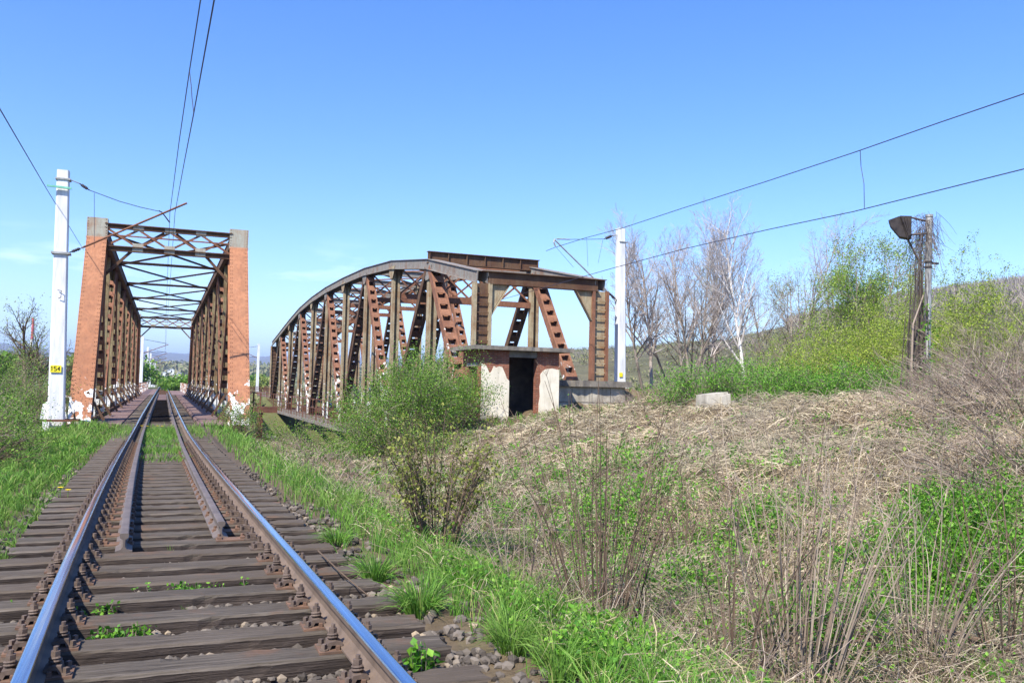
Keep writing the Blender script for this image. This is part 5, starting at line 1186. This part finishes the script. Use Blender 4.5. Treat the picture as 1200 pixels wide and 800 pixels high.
# leafy weeds: patches of nettles and creepers
pat = [(660, 545, .7, 700, .3), (600, 600, .5, 500, .25), (780, 540, .8, 600, .3), (720, 640, .5, 900, .35), (690, 690, .4, 700, .3), (830, 700, .4, 700, .3), (960, 740, .35, 700, .3), (1060, 660, .5, 1200, .4), (900, 560, .6, 500, .25), (620, 530, .8, 500, .25), (1100, 600, .5, 900, .4), (570, 700, .35, 500, .2), (480, 560, .6, 500, .25), (430, 540, .6, 400, .25), (740, 590, .75, 1500, .5), (700, 560, .6, 700, .5), (880, 625, .55, 900, .35), (930, 600, .5, 700, .3), (1120, 640, .55, 2300, .45), (1180, 680, .45, 1800, .4), (1090, 700, .4, 1100, .35), (1030, 720, .35, 700, .3), (1150, 730, .35, 900, .3), (650, 745, .32, 700, .22), (560, 740, .25, 300, .15), (700, 790, .3, 600, .2),
       (820, 760, .3, 500, .2), (640, 555, .5, 300, .3), (855, 660, .4, 400, .3), (560, 665, .3, 300, .25), (880, 755, .3, 450, .2), (760, 700, .35, 500, .25), (985, 670, .4, 400, .3), (1185, 610, .5, 900, .35), (970, 500, .7, 300, .2), (1130, 520, .9, 700, .4), (1180, 560, .8, 700, .4)]
b_ = MB(); rg = np.random.default_rng(74); sb = MB()
for px, py, rad, n_, hh in pat:
    q = at_ground(px, py); rad = rad*max(1, q[1]/7); n_ = int(n_*1.9); st = max(6, n_//14); sx_, sy_ = q[0]+rg.normal(0, rad*.55, st), q[1]+rg.normal(0, rad*.55, st); sh = hh*rg.uniform(.35, 1.1, st)
    k_ = np.abs(sx_-xc(sy_)) > 1.7; sx_, sy_, sh = sx_[k_], sy_[k_], sh[k_]; st = len(sx_)
    if st == 0: continue
    p0 = np.stack([sx_, sy_, gh(sx_, sy_)], -1); p1 = p0+np.stack([rg.normal(0, .2, st)*sh, rg.normal(0, .2, st)*sh, sh], -1); curves(sb, p0, (p0+p1)/2, p1, .003, .002, 2, 3)
    i_ = rg.integers(0, st, n_); t = rg.uniform(.1, 1, (n_, 1)); leaves(b_, p0[i_]*(1-t)+p1[i_]*t+rg.normal(0, .035, (n_, 3)), .026+.0019*q[1], rg, 0, .3, .7)
# a thin scatter of small leaves over the whole slope
X, Y, R_, rg = wedge(30000, 75, r0=3, r1=30, a0=12); k_ = land_ok(X, Y) & (X-xc(Y) > 1.9) & (vnoise(X, Y, 2.3, 9)+.5*vnoise(X, Y, 6, 3)+rg.normal(0, .25, len(X)) > .12); X, Y, R_ = X[k_], Y[k_], R_[k_]
for q_ in range(3):
    leaves(b_, np.stack([X, Y, gh(X, Y)+rg.uniform(.03, .22, len(X))], -1)+rg.normal(0, .03, (len(X), 3)), .034, rg, 0, .2, .7)
nv = sb.n; b_.v += sb.v; b_.f += [f+b_.n for f in sb.f]; b_.m += sb.m; b_.n += sb.n
tag(b_.build('leafy_weeds', m_weed), 'low bright green nettles and creepers in patches on the slope and in the hollow on the right', 'weeds', kind='stuff')
# grass growing in the track before the bridge
rg = np.random.default_rng(76); n_ = 16000
Y = rg.uniform(14, 34.5, n_); x = rg.uniform(-.44, .5, n_); band = np.exp(-((Y-28.5)/3.0)**2)*1.1+.8*np.exp(-((Y-20.8)/.8)**2)*(np.abs(x) < .46)+.5*np.exp(-((Y-18.2)/.5)**2)+.5*np.exp(-((Y-23.5)/.6)**2)
side = rg.random(n_) < .3; x = np.where(side, np.where(rg.random(n_) < .5, 1, -1)*rg.uniform(.86, 1.35, n_), x); k_ = rg.random(n_) < np.where(side, np.exp(-((Y-30)/2.8)**2), band)
X, Y = x[k_]+xc(Y[k_]), Y[k_]; n_ = len(X); hh = rg.uniform(.05, .19, n_); p0 = np.stack([X, Y, zr(Y)+RT-.04], -1); d = rg.normal(0, .4, (n_, 2))*hh[:, None]
b_ = MB(); ribbons(b_, p0, p0+np.column_stack([d*.3, hh*.7]), p0+np.column_stack([d, hh]), .016*rg.uniform(.7, 1.3, n_), 2, 0, rg)
tag(b_.build('grass', m_grass), 'short green grass growing between the rails just before the left bridge', 'grass', kind='stuff')
# single plants on and by the track
def tuft(name, label, cat, px, py, n_, hgt_, rad, seed, z=None, group=None):
    rg = np.random.default_rng(seed); q = at_ground(px, py) if z is None else at_z(px, py, z); an = rg.uniform(0, 6.28, n_); o = rad*.25*np.sqrt(rg.random(n_))
    p0 = q+np.stack([np.cos(an)*o, np.sin(an)*o, np.full(n_, -.02)], -1); h_ = hgt_*rg.uniform(.5, 1, n_); s_ = rad*rg.uniform(.2, 1, n_)
    p1 = p0+np.stack([np.cos(an)*s_, np.sin(an)*s_, h_*rg.uniform(.35, 1, n_)], -1); pc = p0+np.stack([np.cos(an)*s_*.3, np.sin(an)*s_*.3, h_*.85], -1)
    b_ = MB(); ribbons(b_, p0, pc, p1, .0062*rg.uniform(.7, 1.3, n_), 4, 0, rg)
    return tag(b_.build(name, m_grass, origin=q), label, cat, group)
TG = 'grass tufts beside the track'
for px, py, n_, h_, r_, sd, lb in ((492, 722, 420, .34, .30, 1, 'largest tuft of long green grass at the ends of the foreground sleepers'), (440, 682, 300, .30, .26, 2, 'tuft of green grass behind the largest one, at the sleeper ends'), (395, 640, 260, .28, .25, 3, 'green tuft right of the running rail where the guard rail ends'), (600, 765, 240, .32, .26, 4, 'grass tuft at the lower edge of the slope, right of the largest tuft'),
                                   (545, 680, 220, .28, .24, 5, 'grass tuft between the largest tuft and the budding bush'), (655, 790, 200, .30, .24, 6, 'grass tuft at the bottom edge below the fan of suckers')):
    tuft('grass_tuft', lb, 'grass tuft', px, py, n_, h_, r_, sd, None, TG)
def weed(label, px, py, n_, rad, hh, size, seed, z, group='small weeds in the track'):
    rg = np.random.default_rng(seed); q = at_z(px, py, z); b_ = MB(); st = max(5, n_//9); o = np.stack([rg.normal(0, rad, st), rg.normal(0, rad*.35, st), np.zeros(st)], -1); p0 = q+o; p1 = p0+np.stack([rg.normal(0, .2, st)*hh, rg.normal(0, .2, st)*hh, hh*rg.uniform(.5, 1.1, st)], -1)
    curves(b_, p0, (p0+p1)/2, p1, .0025, .0015, 2, 3, 1); i_ = rg.integers(0, st, n_); t = rg.uniform(.2, 1, (n_, 1)); leaves(b_, p0[i_]*(1-t)+p1[i_]*t+rg.normal(0, .012, (n_, 3)), size, rg, 0, .2, .75)
    return tag(b_.build('weed', [m_weed, m_twig], origin=q), label, 'weed', group)
weed('leafy green weed growing against a sleeper near the left rail', 127, 758, 150, .075, .10, .034, 1, -.26)
weed('round leafy weed beside the larger one near the left rail', 160, 752, 80, .03, .11, .032, 2, -.26)
weed('row of small green weeds across the middle of the track', 218, 697, 260, .12, .075, .028, 3, -.25)
weed('sprig of weeds at the foot of the left rail', 118, 722, 60, .05, .08, .03, 4, -.25)
weed('bright leafy sprig beyond the sleeper ends at the bottom edge, right of the right rail', 492, 790, 110, .05, .16, .045, 5, -.26)
weed('few green leaves outside the left rail in the foreground', 40, 715, 60, .05, .10, .032, 6, -.24)
for px, py, sd, lb in ((200, 648, 1, 'thin grass blades on the sleeper near the row of small weeds'), (215, 722, 2, 'few upright grass blades in front of a sleeper in mid track'), (350, 720, 3, 'arching grass blades by the fastening of the right rail')):
    tuft('grass_sprig', lb, 'grass', px, py, 9, .14, .06, 60+sd, -.26, 'grass sprigs in the track')
def flower(px, py, lb, seed, z=None, sz=.035, n_=3, g='dandelions'):
    rg = np.random.default_rng(seed); q = at_ground(px, py) if z is None else at_z(px, py, z); b_ = MB()
    for k_ in range(n_):
        c_ = q+[rg.normal(0, sz*2.2) if n_ > 1 else 0, rg.normal(0, .02), .17+rg.uniform(0, .03)]; b_.tube([[c_[0], c_[1], q[2]], c_], .003, 4, 1)
        an = np.arange(14)*2*math.pi/14; b_.add(np.vstack([[c_+[0, 0, .012]], c_+np.stack([np.cos(an)*sz*(1+.15*np.cos(an*7)), np.sin(an)*sz*(1+.15*np.cos(an*7)), np.full(14, .008)], -1), [c_-[0, 0, .006]]]), [[0, 1+i_, 1+(i_+1) % 14] for i_ in range(14)]+[[15, 1+(i_+1) % 14, 1+i_] for i_ in range(14)], 0)
    return tag(b_.build('dandelion', [m_yellow, m_weed], origin=q), lb, 'flower', g)
flower(70, 590, 'left of two yellow dandelions in the grass left of the track', 1, n_=1); flower(79, 591, 'right of two yellow dandelions in the grass left of the track', 2, n_=1)
flower(175, 506, 'cluster of yellow flowers at the left guard rail just before the bridge', 3, -.40, .05, 4)
# fallen branches
def branch(label, pts, r, seed, m_=None):
    rg = np.random.default_rng(seed); P_ = np.array([at_ground(*p_)+[0, 0, h_] for (p_, h_) in pts]); b_ = MB(); b_.tube(P_, np.linspace(r, r*.35, len(P_)), 7)
    for k_ in range(len(P_)-1):
        for q_ in range(3):
            o = P_[k_]+(P_[k_+1]-P_[k_])*rg.random(); d = unit((P_[k_+1]-P_[k_])/np.linalg.norm(P_[k_+1]-P_[k_])+rg.normal(0, .7, 3)); curves(b_, [o], [o+d*.12], [o+d*.3+rg.normal(0, .04, 3)], r*.3, r*.12, 3, 4)
    return tag(b_.build('fallen_branch', m_ or m_twigd, origin=P_[0]), label, 'branch', 'fallen branches')
branch('thick dead branch lying in the lower right corner', [((1215, 795), .12), ((1170, 778), .14), ((1105, 762), .16), ((1050, 764), .14), ((990, 770), .1)], .026, 1)
branch('dark stick slanting across the slope left of the budding bush', [((455, 608), .10), ((485, 622), .12), ((520, 640), .1), ((560, 650), .06)], .016, 2)
branch('bundle of grey dead twigs on the slope behind the fan of suckers', [((580, 628), .1), ((640, 634), .14), ((700, 632), .12), ((760, 640), .08)], .014, 3, m_twig)
branch('thin curved twig hanging over the right rail beside the grass', [((372, 668), .16), ((400, 698), .16), ((432, 716), .10), ((455, 718), .05)], .006, 4)
branch('dead twigs along the bottom of the slope in the right foreground', [((960, 690), .1), ((900, 700), .12), ((850, 690), .14), ((800, 700), .1)], .012, 5, m_twig)

# ------------------------------------------------------------------ far away: trees, woods on the hill, houses, chimney, haze
def far_tree(px, Y, dia, hh, seed, lb, lm, zb=-3.0, n_=700, bare=False):
    q = at_y(px, 440, Y); rg = np.random.default_rng(seed); th_ = thing('far_tree', lb, 'tree', (q[0], Y, zb), 'distant trees')
    b_ = MB(); b_.tube([(q[0], Y, zb-1), (q[0], Y, zb+hh*.55)], [dia*.05, dia*.025], 6); b_.build('trunk', m_bark, th_)
    c_ = unit(rg.normal(size=(9, 3)))*rg.uniform(.1, .7, (9, 1))*[dia*.5, dia*.5, hh*.36]+[q[0], Y, zb+hh*.58]; i_ = rg.integers(0, 9, n_)
    pt = c_[i_]+unit(rg.normal(size=(n_, 3)))*np.cbrt(rg.random((n_, 1)))*[dia*.26, dia*.26, hh*.20]
    b_ = MB(); leaves(b_, pt, dia*.10, rg, 0, 0, .8); b_.build('crown', lm, th_)
FT = [(212, 150, 7, 5.5, m_bushleaf, 'green bush right of the track beyond the far portal'), (205, 178, 6, 6, m_bushleaf, 'small green tree behind the green bush beyond the far portal'), (163, 190, 8, 9, m_bushleaf, 'green tree seen beside the masts beyond the left bridge'), (168, 260, 10, 8, m_sprout, 'pale tree far along the left of the line'),
      (306, 240, 9, 6, m_sprout, 'pale tree between the two bridges, left one'), (313, 300, 12, 7, m_bushleaf, 'green tree between the two bridges, right one'), (298, 330, 12, 7, m_sprout, 'far pale tree behind the lone mast between the bridges'), (5, 120, 9, 8, m_bushleaf, 'green tree at the left edge beyond the bushes'), (90, 130, 9, 8, m_sprout, 'pale tree behind the left end post'), (110, 170, 10, 8, m_bushleaf, 'green tree seen through the left truss'), (140, 210, 10, 8, m_sprout, 'pale tree seen through the far panels of the left truss'),
      (250, 200, 10, 7, m_sprout, 'pale tree seen through the right truss of the left bridge'), (235, 260, 12, 7, m_bushleaf, 'green tree seen through the right truss of the left bridge'), (192, 420, 12, 6, m_sprout, 'far pale tree at the end of the line'), (180, 460, 14, 7, m_bushleaf, 'far green tree left of the end of the line')]
for k_, (px, Y, dia, hh, lm, lb) in enumerate(FT): far_tree(px, Y, dia, hh, 300+k_, lb, lm)
rg = np.random.default_rng(90)
def scatter_wood(name, lb, V, n_, t0, t1, smin, smax, mats, seed, a_rng=(0, 1), cl=3, nf=30):
    """many small bushy crowns standing on a hill"""
    rg = np.random.default_rng(seed); nt_, na, _ = V.shape; ti = t0+(t1-t0)*rg.random(n_); ai = a_rng[0]+(a_rng[1]-a_rng[0])*rg.random(n_)
    f = ti*(nt_-3); i_ = np.clip(f.astype(int), 0, nt_-2); a = ai*(na-2); j = a.astype(int); u = (f-i_)[:, None]; v = (a-j)[:, None]
    P_ = (V[i_, j]*(1-v)+V[i_, j+1]*v)*(1-u)+(V[i_+1, j]*(1-v)+V[i_+1, j+1]*v)*u
    s_ = rg.uniform(smin, smax, n_); k_ = np.repeat(np.arange(n_), nf); d = unit(rg.normal(size=(len(k_), 3))); d[:, 2] = np.abs(d[:, 2])*1.3
    c_ = P_[k_]+d*(s_[k_]*.5*np.cbrt(rg.random(len(k_))))[:, None]
    b_ = MB(); leaves(b_, c_, 1.0, rg, 0, 0, .6); o = b_.v[0].reshape(-1, 4, 3); o[:] = (o-c_[:, None])*(s_[k_]*.2)[:, None, None]+c_[:, None]
    return tag(b_.build(name, mats), lb, 'woods', kind='stuff')
m_woods = island_mat('leafless_woods', [(0, lin(122, 112, 102)), (.5, lin(142, 132, 120)), (.85, lin(160, 150, 138)), (1, lin(132, 134, 100))], .95)
m_woodg = island_mat('mixed_spring_woods', [(0, lin(98, 106, 64)), (.5, lin(120, 122, 78)), (.85, lin(138, 132, 96)), (1, lin(126, 116, 96))], .95)
def spiky_wood(name, lb, V, n_, t0, t1, smin, smax, m_, seed, a_rng, nf=15):
    rg = np.random.default_rng(seed); nt_, na, _ = V.shape; f = (t0+(t1-t0)*rg.random(n_))*(nt_-3); i_ = np.clip(f.astype(int), 0, nt_-2); a = (a_rng[0]+(a_rng[1]-a_rng[0])*rg.random(n_))*(na-2); j = a.astype(int); u = (f-i_)[:, None]; v = (a-j)[:, None]
    P_ = (V[i_, j]*(1-v)+V[i_, j+1]*v)*(1-u)+(V[i_+1, j]*(1-v)+V[i_+1, j+1]*v)*u
    k_ = np.repeat(np.arange(n_), nf); s_ = rg.uniform(smin, smax, n_)[k_]; p0 = P_[k_]-[0, 0, .5]; d = rg.normal(0, .26, (len(k_), 2))*s_[:, None]; p1 = p0+np.column_stack([d, s_*rg.uniform(.5, 1, len(k_))])
    b_ = MB(); ribbons(b_, p0, (p0+p1)/2+np.column_stack([-d*.2, s_*.1]), p1, s_*.07, 2, 0, rg); return tag(b_.build(name, m_), lb, 'woods', kind='stuff')
spiky_wood('hill_woods', 'grey leafless woods covering the upper hillside on the right', HV, 5200, .30, 1.0, 6, 12, m_woods, 91, (.40, .98))
scatter_wood('hill_scrub', 'green and brown scrub scattered over the lower hillside behind the trees', HV, 1800, .08, .98, 2.5, 5.5, m_woodg, 92, (0, .75))
pa, pr = np.radians(np.linspace(-14, 34, 90)), np.linspace(94, 620, 34); PR, PA_ = np.meshgrid(pr, pa, indexing='ij'); PX, PY = PR*np.sin(PA_), PR*np.cos(PA_)
PV = np.stack([PX, PY, gh(PX, PY)-.4], -1)
o_ = scatter_wood('plain_scrub', 'low green scrub on the plain beyond the river', PV, 2200, 0, 1, 1.8, 4.5, m_woodg, 94)
me_ = o_.data; co_ = np.zeros(len(me_.vertices)*3, np.float32); me_.vertices.foreach_get('co', co_); co_ = co_.reshape(-1, 3)
bad = (np.abs(co_[:, 0]) < 4.5) | (np.abs(co_[:, 0]-15.9) < 4.5); co_[bad, 2] = -30; me_.vertices.foreach_set('co', co_.ravel()); me_.update()
scatter_wood('valley_woods', 'green woods on the low hills at the end of the line', LV, 2600, .1, 1.0, 12, 30, m_woodg, 93, (.1, .98))
def house(px, Y, z0, w_, d_, h_, lb, roof):
    q = at_y(px, 440, Y); x = q[0]; th_ = thing('far_house', lb, 'house', (x, Y, z0), 'distant houses')
    b_ = MB(); b_.box(x-w_/2, x+w_/2, Y, Y+d_, z0-3, z0+h_); b_.prism([[x-w_/2, Y+.05, z0+h_], [x+w_/2, Y+.05, z0+h_], [x, Y+.05, z0+h_+w_*.25]], [0, d_-.1, 0]); b_.build('wall', m_white, th_)
    b_ = MB()
    for s_ in (-1, 1): b_.beam((x+s_*w_*.29, Y-.4, z0+h_+w_*.13), (x+s_*w_*.29, Y+d_+.4, z0+h_+w_*.13), w_*.66, .3, side=(1, 0, -s_*.5))
    b_.build('roof', roof, th_)
    b_ = MB()
    for o_ in (-.25, .25): b_.box(x+o_*w_-.6, x+o_*w_+.6, Y-.06, Y-.01, z0+h_*.4, z0+h_*.75)
    b_.build('window', m_black, th_)
m_roofred = simple('red_roof_tiles', lin(150, 88, 68), lin(176, 108, 84), 3, 4, .9, .2)
for px, Y, z0, w_, lb, rf in ((206, 640, -3, 10, 'distant house with a red roof at the end of the line', m_roofred), (214, 760, -1, 11, 'distant pale house above the red roofed one', m_roofsl if False else m_roofslab), (201, 1000, 4, 18, 'distant long white building at the end of the line', m_white), (316, 640, -1, 11, 'distant red roofed house between the two bridges', m_roofred)):
    house(px, Y, z0, w_, w_*.7, w_*.28, lb, rf)
q0 = at_y(36.5, 420, 420); q1 = at_y(36.5, 372, 420)
ch = thing('chimney', 'thin red and white striped chimney far behind the bare tree at the left', 'chimney', (q0[0], 420, -4)); zz = np.linspace(-6, q1[2], 8)
m_redp = simple('red_chimney_paint', lin(186, 92, 92), lin(200, 110, 108), 3, 3, .8, 0)
b_ = MB(); b_.tube([(q0[0], 420, -6), (q0[0], 420, q1[2])], [.75, .5], 12); b_.build('shaft', m_redp, ch)
for k_ in (2, 4):
    b_ = MB(); b_.tube([(q0[0], 420, zz[k_]), (q0[0], 420, zz[k_+1])], [.80, .76], 12); b_.build('white_band', m_white, ch)
# air between here and the mountains
hm = bpy.data.materials.new('haze'); hm.use_nodes = True; hn = hm.node_tree; hn.nodes.clear()
ho = hn.nodes.new('ShaderNodeOutputMaterial'); pv = hn.nodes.new('ShaderNodeVolumePrincipled'); pv.inputs['Color'].default_value = (.50, .66, 1.0, 1); pv.inputs['Density'].default_value = 0.00016; pv.inputs['Anisotropy'].default_value = 0.1
hn.links.new(pv.outputs[0], ho.inputs['Volume'])
b_ = MB(); b_.box(-13500, 13500, -13500, 13500, -75, 420); tag(b_.build('haze', hm), 'thin blue air in front of the far mountains', 'haze', kind='stuff')
